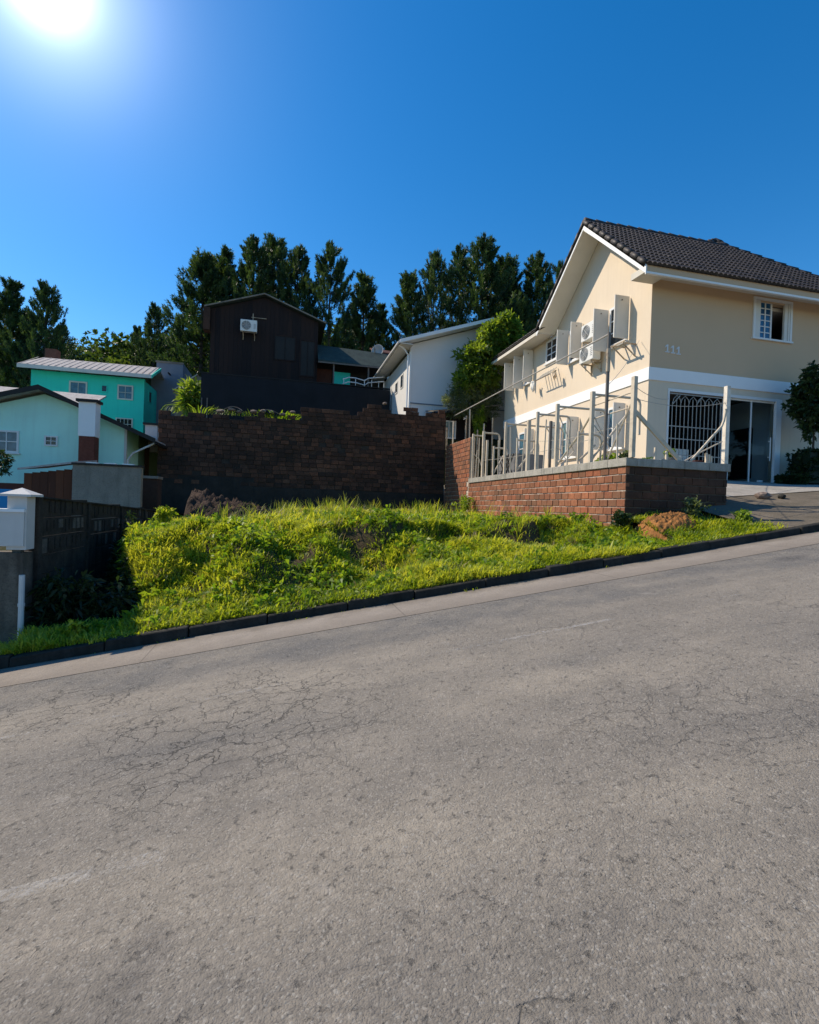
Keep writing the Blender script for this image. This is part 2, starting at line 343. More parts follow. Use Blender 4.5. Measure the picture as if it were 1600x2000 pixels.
M['rubble'] = concrete('rubble', (.28, .22, .18), (.14, .10, .08), 5, .3)

# ---------------------------------------------------------------- street and ground
def rz(x): return -1.6 + .156*x
def ss(t): t = np.clip(t, 0, 1); return t*t*(3-2*t)
def street_sheet(name, x0, x1, ys, dz, mat, nx=2):
    b = MB(); xs = np.linspace(x0, x1, nx)
    for i in range(nx-1):
        for j in range(len(ys)-1):
            b.add([(xs[i], ys[j], rz(xs[i])+dz), (xs[i+1], ys[j], rz(xs[i+1])+dz), (xs[i+1], ys[j+1], rz(xs[i+1])+dz), (xs[i], ys[j+1], rz(xs[i])+dz)], [(0, 1, 2, 3)])
    return b.build(name, mat)
tag(street_sheet('road', -45, 45, (-2.6, 6.28), 0, M['asphalt']), 'cracked worn grey asphalt road climbing to the right', kind='structure')
gut = street_sheet('gutter', -45, 45, (6.28, 7.14), .004, M['gutter'], 2); tag(gut, 'pale smooth concrete gutter strip between asphalt and kerb', kind='structure')
street_sheet('opposite_pavement', -45, 45, (-5.2, -2.75), .13, M['gutter'])['kind'] = 'structure'
street_sheet('opposite_kerb', -45, 45, (-2.75, -2.6), .13, M['kerb'])['kind'] = 'structure'
kerb = thing('kerb', 'dark weathered kerb edging the grass lot', None, (0, 7.2, rz(0)), kind='structure')
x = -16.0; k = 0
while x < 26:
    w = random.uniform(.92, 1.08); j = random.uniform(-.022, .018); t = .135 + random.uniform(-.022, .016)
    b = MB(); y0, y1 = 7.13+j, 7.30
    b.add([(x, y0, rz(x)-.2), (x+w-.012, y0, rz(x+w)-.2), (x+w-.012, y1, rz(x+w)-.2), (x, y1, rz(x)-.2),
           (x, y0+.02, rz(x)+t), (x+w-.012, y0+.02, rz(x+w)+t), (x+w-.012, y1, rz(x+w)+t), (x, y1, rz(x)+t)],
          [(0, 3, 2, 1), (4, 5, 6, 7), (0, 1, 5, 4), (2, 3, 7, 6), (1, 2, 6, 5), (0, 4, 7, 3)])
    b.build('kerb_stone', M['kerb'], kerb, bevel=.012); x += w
def markmat(name, thr):
    m = NT(name); a = m.ramp(m.math('ADD', m.math('MULTIPLY', m.noise(1.1, 3), .5), m.math('MULTIPLY', m.noise(26, 5, .75), .5)), [(thr, 0.0), (thr+.16, .33)])
    m.fin((.66, .65, .62), .8); t = m.n.new('ShaderNodeBsdfTransparent'); mx = m.n.new('ShaderNodeMixShader')
    m.l.new(a, mx.inputs[0]); m.l.new(t.outputs[0], mx.inputs[1]); m.l.new(m.b.outputs[0], mx.inputs[2]); m.l.new(mx.outputs[0], m.out.inputs[0]); return m.mat
def marking(x0, x1, y0, y1, thr, label):
    b = MB(); b.add([(x0, y0, rz(x0)+.004), (x1, y0, rz(x1)+.004), (x1, y1, rz(x1)+.004), (x0, y1, rz(x0)+.004)], [(0, 1, 2, 3)])
    o = b.build('road_marking', markmat('worn_paint', thr)); o['kind'] = 'structure'; o['label'] = label
marking(-1.22, -.5, 2.57, 2.66, .44, 'short faded white dash on the asphalt at lower left')
marking(-2.6, 9.5, 4.65, 4.71, .495, 'long faint worn white line along the middle of the road')

def terrain(X, Y):
    st = -1.6 + .156*np.clip(X, -45, 45)
    left = st*.35 - 1.7 + .16*(np.clip(Y, 8, 400)-8)*ss((60-Y)/60+.9)
    right = 3.2 + .13*(Y-21.5)
    up_ = left + (right-left)*ss((X+5.6)/1.0)
    hill = .30*np.clip(Y-44, 0, 40) + .05*np.clip(Y-84, 0, 400)
    up_ = np.minimum(up_, 14) + hill
    near = st - .45
    z = np.where(Y < 7.2, near - .05*np.clip(-5-Y, 0, 60), near + (up_-near)*ss((Y-22.0)/1.4))
    lotl = (X < -3.6) & (Y >= 7.2)
    z = np.where(lotl, (st-.35) + (left-(st-.35))*ss((Y-9)/8) + hill, z)
    z = np.where((X > -3.9) & (X < 6.7) & (Y > 7.2) & (Y < 21.6), np.minimum(z, -3.2), z)
    z = z + .25*np.sin(X*.31+Y*.17)*ss((np.abs(X)+Y-50)/30)
    return z
xs = np.unique(np.concatenate([np.linspace(-400, -60, 24), np.linspace(-60, -8, 60), np.linspace(-8, 12, 70), np.linspace(12, 60, 50), np.linspace(60, 400, 24)]))
ys = np.unique(np.concatenate([np.linspace(-300, -8, 24), np.linspace(-8, 26, 110), np.linspace(26, 100, 60), np.linspace(100, 600, 30)]))
GX, GY = np.meshgrid(xs, ys); GZ = terrain(GX, GY)
def grid_faces(ny, nx):
    i = np.arange(ny*nx).reshape(ny, nx); return np.stack([i[:-1, :-1], i[:-1, 1:], i[1:, 1:], i[1:, :-1]], -1).reshape(-1, 4)
gr = npmesh('ground', np.stack([GX, GY, GZ], -1).reshape(-1, 3), grid_faces(len(ys), len(xs)), M['land'], smooth=True)
tag(gr, 'hillside ground around the street and rising behind the houses', kind='structure')

def hsh(X, Y, s): return np.sin(X*1.7*s+1.3)*np.cos(Y*1.9*s+.7) + .5*np.sin(X*3.9*s+Y*2.3*s) + .3*np.sin(Y*6.1*s-X*4.7*s)
def pitx(Y): return -2.75 + .85*ss((10.2-Y)/2.0) + .08*np.sin(Y*2.1)
def lot(X, Y):
    k = rz(X) + .12
    P = -.62 + .32*ss((X+2.5)/4.5) + .10*ss((Y-12)/8) + .03*X*ss((9-Y)/3)*0
    crest = 10.4 + .35*np.sin(X*1.9) + .2*np.sin(X*4.3+1)
    low = k + (Y-7.3)*.12
    t = ss((Y-crest+2.6)/2.6)
    hb = low + (P-low)*t
    gent = k + (P-k)*ss((Y-7.3)/3.0)
    w = ss((X-2.0)/3.5); h = hb*(1-w) + gent*w
    st = 9.75+.25*np.sin(X*2.3+.5)+.12*np.sin(X*6.1); box_ = ss((X-.6)/.8)*ss((6.0-X)/.8)
    h = h - .30*box_*(1-ss((Y-st)/.22))*ss((Y-7.6)/1.6)
    # second small step
    h = h + .12*hsh(X, Y, 1.1)*ss((Y-7.5)/1.0)*(.35+.65*ss((13-Y)/4)) 
    pit = ss((pitx(Y) - X)/.4)*ss((Y-7.85)/.4)
    return h*(1-pit) + (rz(-3)-.25+.02*(Y-8))*pit
lx = np.linspace(-3.3, 6.64, 130); ly = np.linspace(7.28, 21.35, 170); LX, LY = np.meshgrid(lx, ly)
lo = npmesh('lot_ground', np.stack([LX, LY, lot(LX, LY)], -1).reshape(-1, 3), grid_faces(len(ly), len(lx)), M['soil'], smooth=True)
tag(lo, 'sloping earth of the empty grassy lot', kind='structure')
# verge left of the lot and in front of the platform, driveway
def verge(X, Y):
    k = rz(X) + .12; top = 1.08 + 0*X
    return k + (top-k)*ss((Y-7.3)/5.2*1.0)*1.0
def dr(X, Y):
    k = rz(X) + .12; t = np.clip((Y-7.3)/5.1, 0, 1); return k + (1.09-k)*(t*.75+.25*t*t)
vx = np.linspace(6.66, 9.2, 40); vy = np.linspace(7.28, 9.3, 34); VX, VY = np.meshgrid(vx, vy)
def vfr(X, Y): return np.minimum(dr(X, Y), dr(X, Y)) - .05 + .05*hsh(X, Y, 1.3)*ss((Y-7.5)/.6)
vo = npmesh('verge_ground', np.stack([VX, VY, vfr(VX, VY)], -1).reshape(-1, 3), grid_faces(34, 40), M['soil'], smooth=True)
tag(vo, 'weedy bare verge in front of the brick platform', kind='structure')
dx = np.linspace(8.3, 34, 90); dy = np.array([7.28, 7.9, 8.5, 9.1, 9.75]); DX, DY = np.meshgrid(dx, dy)
tag(npmesh('pavement', np.stack([DX, DY, dr(DX, DY)+.006*np.sin(DX*3)], -1).reshape(-1, 3), grid_faces(5, 90), M['earthpave'], smooth=True), 'worn brown pavement between kerb and driveway', kind='structure')
dy2 = np.linspace(9.75, 12.5, 12); DX, DY = np.meshgrid(np.linspace(9.14, 34, 90), dy2)
tag(npmesh('driveway', np.stack([DX, DY, dr(DX, DY)+.012], -1).reshape(-1, 3), grid_faces(12, 90), M['drive'], smooth=True), 'pale concrete driveway sloping down from the glass door', kind='structure')

# ---------------------------------------------------------------- bricks
def brick_mesh(w, h, d, mat):
    b = MB(); e = .006
    b.add([(-w/2, 0, -h/2), (w/2, 0, -h/2), (w/2, d, -h/2), (-w/2, d, -h/2), (-w/2, 0, h/2), (w/2, 0, h/2), (w/2, d, h/2), (-w/2, d, h/2),
           (-w/2+e, -e, -h/2+e), (w/2-e, -e, -h/2+e), (w/2-e, -e, h/2-e), (-w/2+e, -e, h/2-e)],
          [(8, 9, 10, 11), (0, 1, 9, 8), (1, 5, 10, 9), (5, 4, 11, 10), (4, 0, 8, 11), (0, 3, 2, 1), (4, 5, 6, 7), (1, 2, 6, 5), (0, 4, 7, 3)])
    me = bpy.data.meshes.new('brick'); me.from_pydata(b.v, [], b.f); me.materials.append(mat)
    at = me.attributes.new('tone', 'FLOAT', 'POINT'); at.data.foreach_set('value', [0.0]*len(b.v)); return me
def lay_bricks(parent, mat, items, w, h, d, limit=300, rough=.006):
    """items: (x, y, z, rotz, scale_w); nearest `limit` become objects, the rest one joined part"""
    me = brick_mesh(w, h, d, mat); items = sorted(items, key=lambda t: (t[0]*t[0]+t[1]*t[1]))
    pr = (-parent.location) if parent.name in WORLD_SPACE else Vector((0, 0, 0))
    base = np.array([v.co for v in me.vertices]); fs = [tuple(p.vertices) for p in me.polygons]
    V, Fc, T = [], [], []; off = 0
    for i, (X, Y, Z, rz_, sw) in enumerate(items):
        ja, jb, jt = random.uniform(-rough, rough), random.uniform(-.003, .003), random.uniform(-.012, .012)
        n = Vector((math.sin(rz_), -math.cos(rz_), 0))
        if i < limit:
            o = bpy.data.objects.new('brick', me); COL.objects.link(o); o.parent = parent; o.matrix_parent_inverse = Matrix.Translation(pr)
            o.location = Vector((X, Y, Z+jb)) + n*ja; o.rotation_euler = (random.uniform(-.01, .01), jt, rz_); o.scale = (sw, 1, random.uniform(.96, 1.02))
        else:
            m = Matrix.Rotation(rz_, 3, 'Z') @ Matrix.Rotation(jt, 3, 'Y'); P = (base*np.array([sw, 1, 1])) @ np.array(m).T + np.array([X, Y, Z+jb]) + np.array(n)*ja
            V.append(P); Fc += [tuple(a+off for a in f) for f in fs]; T += [random.random()]*len(base); off += len(base)
    if V:
        me2 = bpy.data.meshes.new('brick_courses'); me2.from_pydata(np.concatenate(V).tolist(), [], Fc); me2.materials.append(mat)
        at = me2.attributes.new('tone', 'FLOAT', 'POINT'); at.data.foreach_set('value', T)
        o = bpy.data.objects.new('brick_courses', me2); COL.objects.link(o); o.parent = parent; o.matrix_parent_inverse = Matrix.Translation(pr); o['kind'] = 'stuff'
# platform: retaining wall of red blocks
plat = thing('brick_platform_wall', 'red block retaining wall with concrete coping raising the cream house terrace', 'retaining wall', (6.7, 9.1, -.4))
CH = .166
b = MB(); b.box(6.672, 6.85, 9.12, 21.2, -.7, .985); b.box(6.672, 6.85, 18.25, 21.2, .985, 2.70); b.box(9.0, 9.118, 9.3, 12.4, -.2, .985)
b.build('mortar_core', M['mortar'], plat); MB().box(6.851, 9.12, 9.122, 9.30, -.7, .985).box(6.674, 6.85, 9.118, 9.1195, -.7, .985).build('mortar_core', M['frontmortar'], plat)
items = []; fitems = []; nc = 9
for c in range(nc):
    z = .985 - CH*(c+.5); s = (c % 2)*.145
    y = 9.10 - s + .0
    while y < 18.25:
        a0, a1 = max(y, 9.105), min(y+.278, 18.3)
        if a1-a0 > .05: items.append((6.66, (a0+a1)/2, z, -math.pi/2, (a1-a0)/.278))
        y += .29
    xx = 6.66 - (1-(c % 2))*.2
    while xx < 9.12:
        a0, a1 = max(xx, 6.665), min(xx+.385, 9.12)
        if a1-a0 > .05: fitems.append(((a0+a1)/2, 9.11, z, 0, (a1-a0)/.278))
        xx += .397
for c in range(21):
    z = 2.70 - CH*(c+.5); s = (c % 2)*.145; y = 18.25 - s
    if z < -.25: break
    while y < 21.2:
        a0, a1 = max(y, 18.25), min(y+.278, 21.25)
        if a1-a0 > .05 and (z > .985 or a0 > 18.28): items.append((6.655, (a0+a1)/2, z, -math.pi/2, (a1-a0)/.278))
        y += .29
lay_bricks(plat, M['redbrick'], items, .272, .146, .08, 240); lay_bricks(plat, M['frontbrick'], fitems, .272, .146, .08, 60)
yy = 9.06
while yy < 18.2:
    w = random.uniform(.52, .62); b = MB(); b.box(6.62, 6.87, yy, min(yy+w-.008, 18.24), .985, 1.155+random.uniform(-.008, .008)); b.build('coping_slab', M['coping'], plat, bevel=.006); yy += w
xx = 6.875
while xx < 9.1:
    w = random.uniform(.52, .62); b = MB(); b.box(xx, min(xx+w-.008, 9.16), 9.055, 9.32, .985, 1.155+random.uniform(-.008, .008)); b.build('coping_slab', M['coping'], plat, bevel=.006); xx += w
b = MB(); b.box(6.86, 9.0, 9.31, 12.49, -.6, 1.04); b.box(6.86, 9.76, 12.49, 22.3, -.6, 1.04)
tag(b.build('terrace', M['coping']), 'concrete terrace behind the red block wall', kind='structure')

# dark back wall
bw = thing('dark_brick_wall', 'tall dark stained brick wall across the back of the empty lot', 'brick wall', (0, 21.4, 0))
def btop(x): return (3.40+.035*(x+4.7)+.05*math.sin(x*5)) if x < .55 else (3.93+.05*(x-.6)+.03*math.sin(x*6) if x < 3.2 else 4.22+.03*math.sin(x*4))
b = MB(); n = 0
for a0, a1 in ((-4.72, .55), (.55, 3.2), (3.2, 6.64)):
    b.prism([(a0, 21.33, -.6), (a1, 21.33, -.6), (a1, 21.33, btop(a1-.01)-.32), (a0, 21.33, btop(a0+.01)-.32)], (0, .2, 0))
b.build('mortar_core', M['darkmortar'], bw)
items = []; ch = .172
for c in range(27):
    z = .62 + ch*(c+.5); s = (c % 2)*.15 + random.uniform(-.03, .03); xx = -4.74 - s
    while xx < 6.62:
        sw = random.choice((1, 1, 1, .9, 1.08)); a0, a1 = max(xx, -4.74), min(xx+.288*sw, 6.63)
        if a1-a0 > .05 and z+ch/2 < btop((a0+a1)/2) - (.17 if math.sin((a0+a1)*2.9)+math.sin((a0+a1)*7.3+1) > .75 else 0) and not (z < btop(xx)-.6 and random.random() < .03): items.append(((a0+a1)/2, 21.31, z, 0, (a1-a0)/.288))
        xx += .301*sw
lay_bricks(bw, M['darkbrick'], items, .288, .157, .07, rough=.020)
b = MB(); b.box(-1.2, 6.64, 21.27, 21.33, -.6, .60); b.box(-4.74, -1.2, 21.29, 21.33, -.6, .95); b.build('base_beam', M['basebeam'], bw)
# rubble lying on the wall top
def stone(name, loc, s, mat, label, cat='stone', group=None, squash=.6, seed=0):
    bm = bmesh.new(); bmesh.ops.create_icosphere(bm, subdivisions=2, radius=1); rr = random.Random(seed)
    for v in bm.verts: v.co *= rr.uniform(.8, 1.12); v.co.z *= squash
    for v in bm.verts: v.co = Vector((v.co.x*s, v.co.y*s*.7, v.co.z*s))
    me = bpy.data.meshes.new(name); bm.to_mesh(me); bm.free(); me.materials.append(mat)
    o = bpy.data.objects.new(name, me); COL.objects.link(o); o.location = loc; o.rotation_euler = (0, 0, rr.uniform(0, 3)); return tag(o, label, cat, group)
for i, xx in enumerate((-2.55, -2.15, -1.85, -1.3, -.95, -.6, -.2, .2)):
    stone('rubble_piece', (xx, 21.42, btop(xx)+.04+.03*(i % 2)), random.uniform(.10, .19), M['rubble'], ('leftmost rubble piece on the dark wall top', 'second rubble piece from the left on the dark wall top', 'rubble piece under the left arched roof sheet', 'rubble piece just right of the left arched roof sheet', 'rubble piece at the left foot of the right arched roof sheet', 'rubble piece under the right arched roof sheet', 'rubble piece right of the right arched roof sheet', 'rubble piece against the step of the dark wall top')[i], 'rubble', 'rubble pieces on the brick wall top', squash=.45, seed=i)
def wavy_sheet(x0, x1, z, label):
    b = MB(); n = 14
    pts = [(x0+(x1-x0)*i/n, 21.36, z + .13*math.sin(i/n*math.pi)) for i in range(n+1)]
    for i in range(n): b.prism([pts[i], pts[i+1], (pts[i+1][0], 21.75, pts[i+1][2]+.06), (pts[i][0], 21.75, pts[i][2]+.06)], (0, 0, -.03))
    tag(b.build('roof_sheet', M['rubble'], smooth=False), label, 'roof sheet', 'arched roof sheets on the brick wall')
wavy_sheet(-2.42, -1.75, 3.60, 'left arched scrap roof sheet lying on the brick wall top')
wavy_sheet(-1.12, -.35, 3.58, 'right arched scrap roof sheet lying on the brick wall top')
stone('rubble_piece', (3.95, 21.4, 4.32), .12, M['rubble'], 'single brick lump on the highest part of the dark wall', 'rubble', seed=31)

# dirt mound, clay, stones
def mound(name, cx, cy, rx, ry, hgt, base, mat, label, cat, seed, n=44, rough=.10):
    u = np.linspace(-1.15, 1.15, n); U, V = np.meshgrid(u, u); rr = np.sqrt(U*U+V*V)
    r_ = np.random.default_rng(seed); a = r_.normal(size=(n, n)); b_ = (a+np.roll(a, 1, 0)+np.roll(a, 1, 1)+np.roll(a, -1, 0))/4
    Z = hgt*np.clip(1-rr**1.6, -.3, 1)*(1+.10*np.sin(U*4+seed)+.08*np.sin(V*7)) + rough*b_
    X = cx+U*rx; Y = cy+V*ry; Zb = base(X, Y) if callable(base) else base
    return tag(npmesh(name, np.stack([X, Y, Zb+Z], -1).reshape(-1, 3), grid_faces(n, n), mat), label, cat)
mound('dirt_mound', -2.35, 17.2, 2.2, 1.2, .80, lambda X, Y: lot(X, Y)-.08, M['dirt'], 'heap of dark dug earth at the left end of the dark brick wall', 'dirt mound', 3, 70, .13)
mound('dirt_mound', -3.1, 16.2, .9, .9, .35, lambda X, Y: lot(X, Y)-.05, M['dirt'], 'smaller low spill of dark earth left of the big heap', 'dirt mound', 8, 44, .10)
mound('clay_pile', 7.05, 8.35, .62, .38, .25, lambda X, Y: np.where(X < 6.66, lot(np.minimum(X, 6.6), Y), vfr(np.maximum(X, 6.66), Y))-.02, M['orange'], 'small orange clay pile at the corner of the red block wall', 'clay pile', 5, 60, .035)
stone('stone', (10.35, 9.35, float(dr(10.35, 9.35))+.06), .16, M['rubble'], 'mossy grey stone on the driveway edge', 'stone', seed=44)
stone('stone', (10.7, 9.2, float(dr(10.7, 9.2))+.05), .11, M['kerb'], 'small dark stone beside the mossy stone on the driveway edge', 'stone', seed=45)

# ---------------------------------------------------------------- house helpers
def window(parent, fr, a0, a1, h0, h1, fm, pm, nx=2, nz=1, fw_=.06, proud=.03, bar=.025, sill=False, name='window', wallcut=True):
    b = MB()
    b.box(a0, a1, 0, proud, h1-fw_, h1, fr); b.box(a0, a1, 0, proud, h0, h0+fw_, fr)
    b.box(a0, a0+fw_, 0, proud, h0+fw_, h1-fw_, fr); b.box(a1-fw_, a1, 0, proud, h0+fw_, h1-fw_, fr)
    ia, ib, iz, iw = a0+fw_, a1-fw_, h0+fw_, h1-fw_
    for i in range(1, nx): c = ia+(ib-ia)*i/nx; b.box(c-bar/2, c+bar/2, 0, proud-.006, iz, iw, fr)
    for j in range(1, nz): c = iz+(iw-iz)*j/nz; b.box(ia, ib, 0, proud-.010, c-bar/2, c+bar/2, fr)
    if sill: b.box(a0-.05, a1+.05, 0, proud+.05, h0-.05, h0, fr)
    w = b.build(name, fm, parent)
    for i in range(nx):
        for j in range(nz):
            c0, c1 = ia+(ib-ia)*i/nx+(bar/2 if i else 0), ia+(ib-ia)*(i+1)/nx-(bar/2 if i < nx-1 else 0)
            d0, d1 = iz+(iw-iz)*j/nz+(bar/2 if j else 0), iz+(iw-iz)*(j+1)/nz-(bar/2 if j < nz-1 else 0)
            p = pm[(i+j*nx) % len(pm)] if isinstance(pm, list) else pm
            MB().box(c0, c1, .002, .008, d0, d1, fr).build('pane', p, w)
    return w

# ---------------------------------------------------------------- cream house
H = thing('cream_house', 'two-storey cream house with dark tiled gable roof on the right', 'house', (9.75, 12.5, 1.0))
XW, YF, YB, XR = 9.75, 12.5, 22.3, 18.4
T = .2
# front wall with door opening (10.42..14.2) and window opening
b = MB()
def fwall(x0, x1, z0, z1): b.box(x0, x1, YF, YF+T, z0, z1)
fwall(XW+T, 10.42, .2, 3.79); fwall(10.42, 14.2, 3.53, 3.79); fwall(14.2, XR, .2, 3.79)
b.build('lower_front_wall', M['cream'], H); b = MB()
fwall(XW+T, 13.24, 4.14, 6.42); fwall(13.24, 14.58, 4.14, 5.34); fwall(14.58, XR, 4.14, 6.42)
MB().box(XW+T, XR, YF, YF+T, 6.42, 6.66).build('wall_head', M['beige'], H)
b.build('front_wall', M['beige'], H)
# gable side wall (sunlit)
b = MB()
b.prism([(XW, YF, .2), (XW, YB, .2), (XW, YB, 3.79), (XW, YF, 3.79)], (T, 0, 0))
b.prism([(XW, YF, 4.14), (XW, YB, 4.14), (XW, YB, 6.78), (XW, 17.85, 6.72), (XW, 15.0, 9.08), (XW, YF, 6.92)], (T, 0, 0))
b.build('side_wall', M['cream'], H)
MB().box(XW+.005, XW+T-.002, YF-.006, YF-.001, 4.15, 6.59).build('corner_strip', M['beige'], H)
MB().box(XW+T, XR, YB-T, YB, .2, 6.7).box(XR-T, XR, YF+T, YB-T, .2, 6.4).build('rear_wall', M['cream'], H)
b = MB(); b.box(XW-.03, XR, YF-.03, YF+T, 3.79, 4.14); b.build('band', M['whitep'], H)
b = MB(); b.box(XW-.03, XW+T, YF+T, YB, 3.79, 4.14); b.build('band', M['whitep'], H)
MB().box(XW+T, XR-T, YF+T, YB-T, 3.85, 4.0).build('floor_slab', M['coping'], H)
# ceiling to close the rooms
MB().box(XW+T, XR-T, YF+T, YB-T, 6.3, 6.4).build('ceiling', M['soffit'], H)
MB().box(XW+T, XR-T, YF+T, YB-T, .95, 1.05).build('room_floor', M['drive'], H)
# roof slabs
def n_of(p, q, r): return (Vector(q)-Vector(p)).cross(Vector(r)-Vector(p)).normalized()
XE = 9.02; ridge0 = (XE, 14.9, 9.32); ridge1 = (14.5, 14.9, 9.32); apex = (14.6, 15.5, 9.86); hipc = (17.6, 11.85, 6.62); eav0 = (XE, 11.85, 6.62)
N1 = n_of(eav0, hipc, ridge0)
rf = thing  # alias unused
b = MB(); b.prism([eav0, hipc, ridge1, ridge0], N1*-.10); b.prism([(13.6, 14.92, 9.30), (14.9, 14.85, 9.28), apex], (0, .3, -.2))
roof = b.build('roof', M['rooftile'], H)
# back gable slope, rear wing slopes
bs = MB(); P1, P2, P3 = ridge0, (XE, 17.95, 6.86), (13.9, 17.95, 6.86)
N2 = n_of(P1, P2, P3); N2 = -N2 if N2.z < 0 else N2
bs.prism([ridge0, (XE, 17.95, 6.86), (13.9, 17.95, 6.86), ridge1], N2*-.10); bs.build('back_roof_slope', M['rooftile'], roof)
bs = MB(); bs.prism([(9.02, 17.7, 6.90), (9.02, 22.75, 6.90), (14.6, 22.75, 9.86), apex, (13.3, 15.3, 9.0), (12.0, 17.0, 8.40)], (0, 0, -.12))
bs.prism([apex, (14.6, 22.75, 9.86), (19.0, 22.75, 6.9), (19.0, 12, 6.7), hipc, ridge1], (0, 0, -.12)); bs.build('rear_roof_slope', M['rooftile'], roof)
# soffits and fascias
b = MB(); 
b.prism([(XE+.03, 11.9, 6.50), (XW-.002, 11.9, 6.50), (XW-.002, 15.0, 9.12), (XE+.03, 15.0, 9.12)], (0, 0, -.03))
b.prism([(XE+.03, 15.0, 9.12), (XW-.002, 15.0, 9.12), (XW-.002, 17.85, 6.76), (XE+.03, 17.85, 6.76)], (0, 0, -.03))
b.prism([(XE+.06, 17.85, 6.72), (XW-.002, 17.85, 6.76), (XW-.002, 22.7, 6.76), (XE+.06, 22.7, 6.72)], (0, 0, -.03))
b.build('gable_soffit', M['soffit'], H)
MB().box(XW-.002, XR, 11.93, YF-.002, 6.60, 6.63).build('eave_soffit', M['soffit'], H)
MB().prism([(XE, 11.84, 6.60), (XE, 11.84, 6.36), (XE, 14.95, 9.08), (XE, 14.95, 9.32)], (.035, 0, 0)).build('rake_board', M['whitep'], H)
MB().prism([(XE, 14.95, 9.32), (XE, 14.95, 9.08), (XE, 17.95, 6.62), (XE, 17.95, 6.86)], (.035, 0, 0)).build('rake_board', M['whitep'], H)
MB().box(XE-.0, XE+.035, 17.97, 22.75, 6.66, 6.84).build('side_fascia', M['fascia'], H)
MB().box(XE+.04, 17.6, 11.86, 11.90, 6.43, 6.60).build('eave_fascia', M['beige'], H)
MB().box(XE+.037, 17.6, 11.84, 11.92, 6.37, 6.425).build('drip_edge', M['whitep'], H)
MB().box(XE+.037, XW-.004, 11.925, 12.49, 6.43, 6.60).build('corner_box', M['fascia'], H)
# tiles
def tile_mesh():
    w, l, n = .30, .37, 12; vs, fs = [], []
    for e, (yy, zz) in enumerate(((0, .040), (l, .004))):
        for i in range(n+1): t = i/n; vs.append((t*w-w/2, yy, zz + .052*(abs(math.sin(t*2*math.pi))**.8)))
    for i in range(n+1): vs.append(((i/n)*w-w/2, 0, -.01 + .02*(abs(math.sin(i/n*2*math.pi))**.8)))
    m = n+1
    for i in range(n): fs.append((i, i+1, m+i+1, m+i)); fs.append((2*m+i, 2*m+i+1, i+1, i))
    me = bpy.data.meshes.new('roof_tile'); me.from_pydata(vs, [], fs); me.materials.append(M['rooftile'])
    at = me.attributes.new('tone', 'FLOAT', 'POINT'); at.data.foreach_set('value', [0.0]*len(vs)); return me
TM = tile_mesh()
e0, slope = Vector(eav0), (Vector(ridge0)-Vector(eav0)); L = slope.length; sd = slope.normalized(); xd = Vector((1, 0, 0)); nn = xd.cross(sd).normalized()
rotm = Matrix((xd, sd, nn)).transposed()
cand = []; rows = int(L/.325)+1
for r_ in range(rows):
    v = -.05 + r_*L/rows
    for c in range(44):
        u = c*.298+.14; X = XE+u
        zmax_v = L if X < 14.5 else L*max(0, 1-(X-14.5)/3.1)
        if v < zmax_v-.1 and X < 17.3: cand.append((u, v))
pinv = Matrix.Identity(4)
cand.sort(key=lambda t: (XE+t[0])**2 + (11.85+t[1]*sd.y)**2)
tv = np.array([v.co for v in TM.vertices]); tf = [tuple(p.vertices) for p in TM.polygons]; TV, TF, TT = [], [], []; off = 0
for i, (u, v) in enumerate(cand):
    p = e0 + xd*u + sd*v + nn*.004; ang = random.uniform(-.012, .012)
    if i < 300:
        o = bpy.data.objects.new('roof_tile', TM); COL.objects.link(o); o.parent = roof
        o.matrix_local = Matrix.Translation(p) @ (rotm @ Matrix.Rotation(ang, 3, 'Z')).to_4x4()
    else:
        TV.append(tv @ np.array(rotm).T + np.array(p)); TF += [tuple(a+off for a in f) for f in tf]; TT += [random.random()]*len(tv); off += len(tv)
if TV:
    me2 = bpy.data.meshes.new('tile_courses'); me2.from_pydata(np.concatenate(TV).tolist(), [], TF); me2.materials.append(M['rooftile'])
    at = me2.attributes.new('tone', 'FLOAT', 'POINT'); at.data.foreach_set('value', TT)
    o = bpy.data.objects.new('tile_courses', me2); COL.objects.link(o); o.parent = roof; o['kind'] = 'stuff'
def ridge_caps(p, q, name='ridge_cap', r=.10):
    p, q = Vector(p), Vector(q); n = max(2, int((q-p).length/.38)); d = (q-p)/n; b = MB()
    for i in range(n):
        a = p+d*i; c = p+d*(i+1.08); b.tube([a+Vector((0, 0, .02)), c+Vector((0, 0, .0))], r*1.12, 8, r1=r*.92)
    return b.build(name, M['rooftile'], roof, smooth=True)
ridge_caps(ridge0, ridge1); ridge_caps((13.7, 14.95, 9.36), apex, r=.08); ridge_caps(hipc, ridge1, 'hip_cap'); ridge_caps(ridge1, apex, 'hip_cap')
ridge_caps(Vector(eav0)+Vector((0.02, 0, .0)), Vector(ridge0)+Vector((.02, 0, -.02)), 'verge_cap', .075)
ridge_caps(Vector(ridge0)+Vector((.02, 0, 0)), (XE+.02, 17.95, 6.86), 'verge_cap', .07); ridge_caps((XE+.02, 22.7, 6.90), (XE+.02, 17.9, 6.90), 'eave_cap', .04)
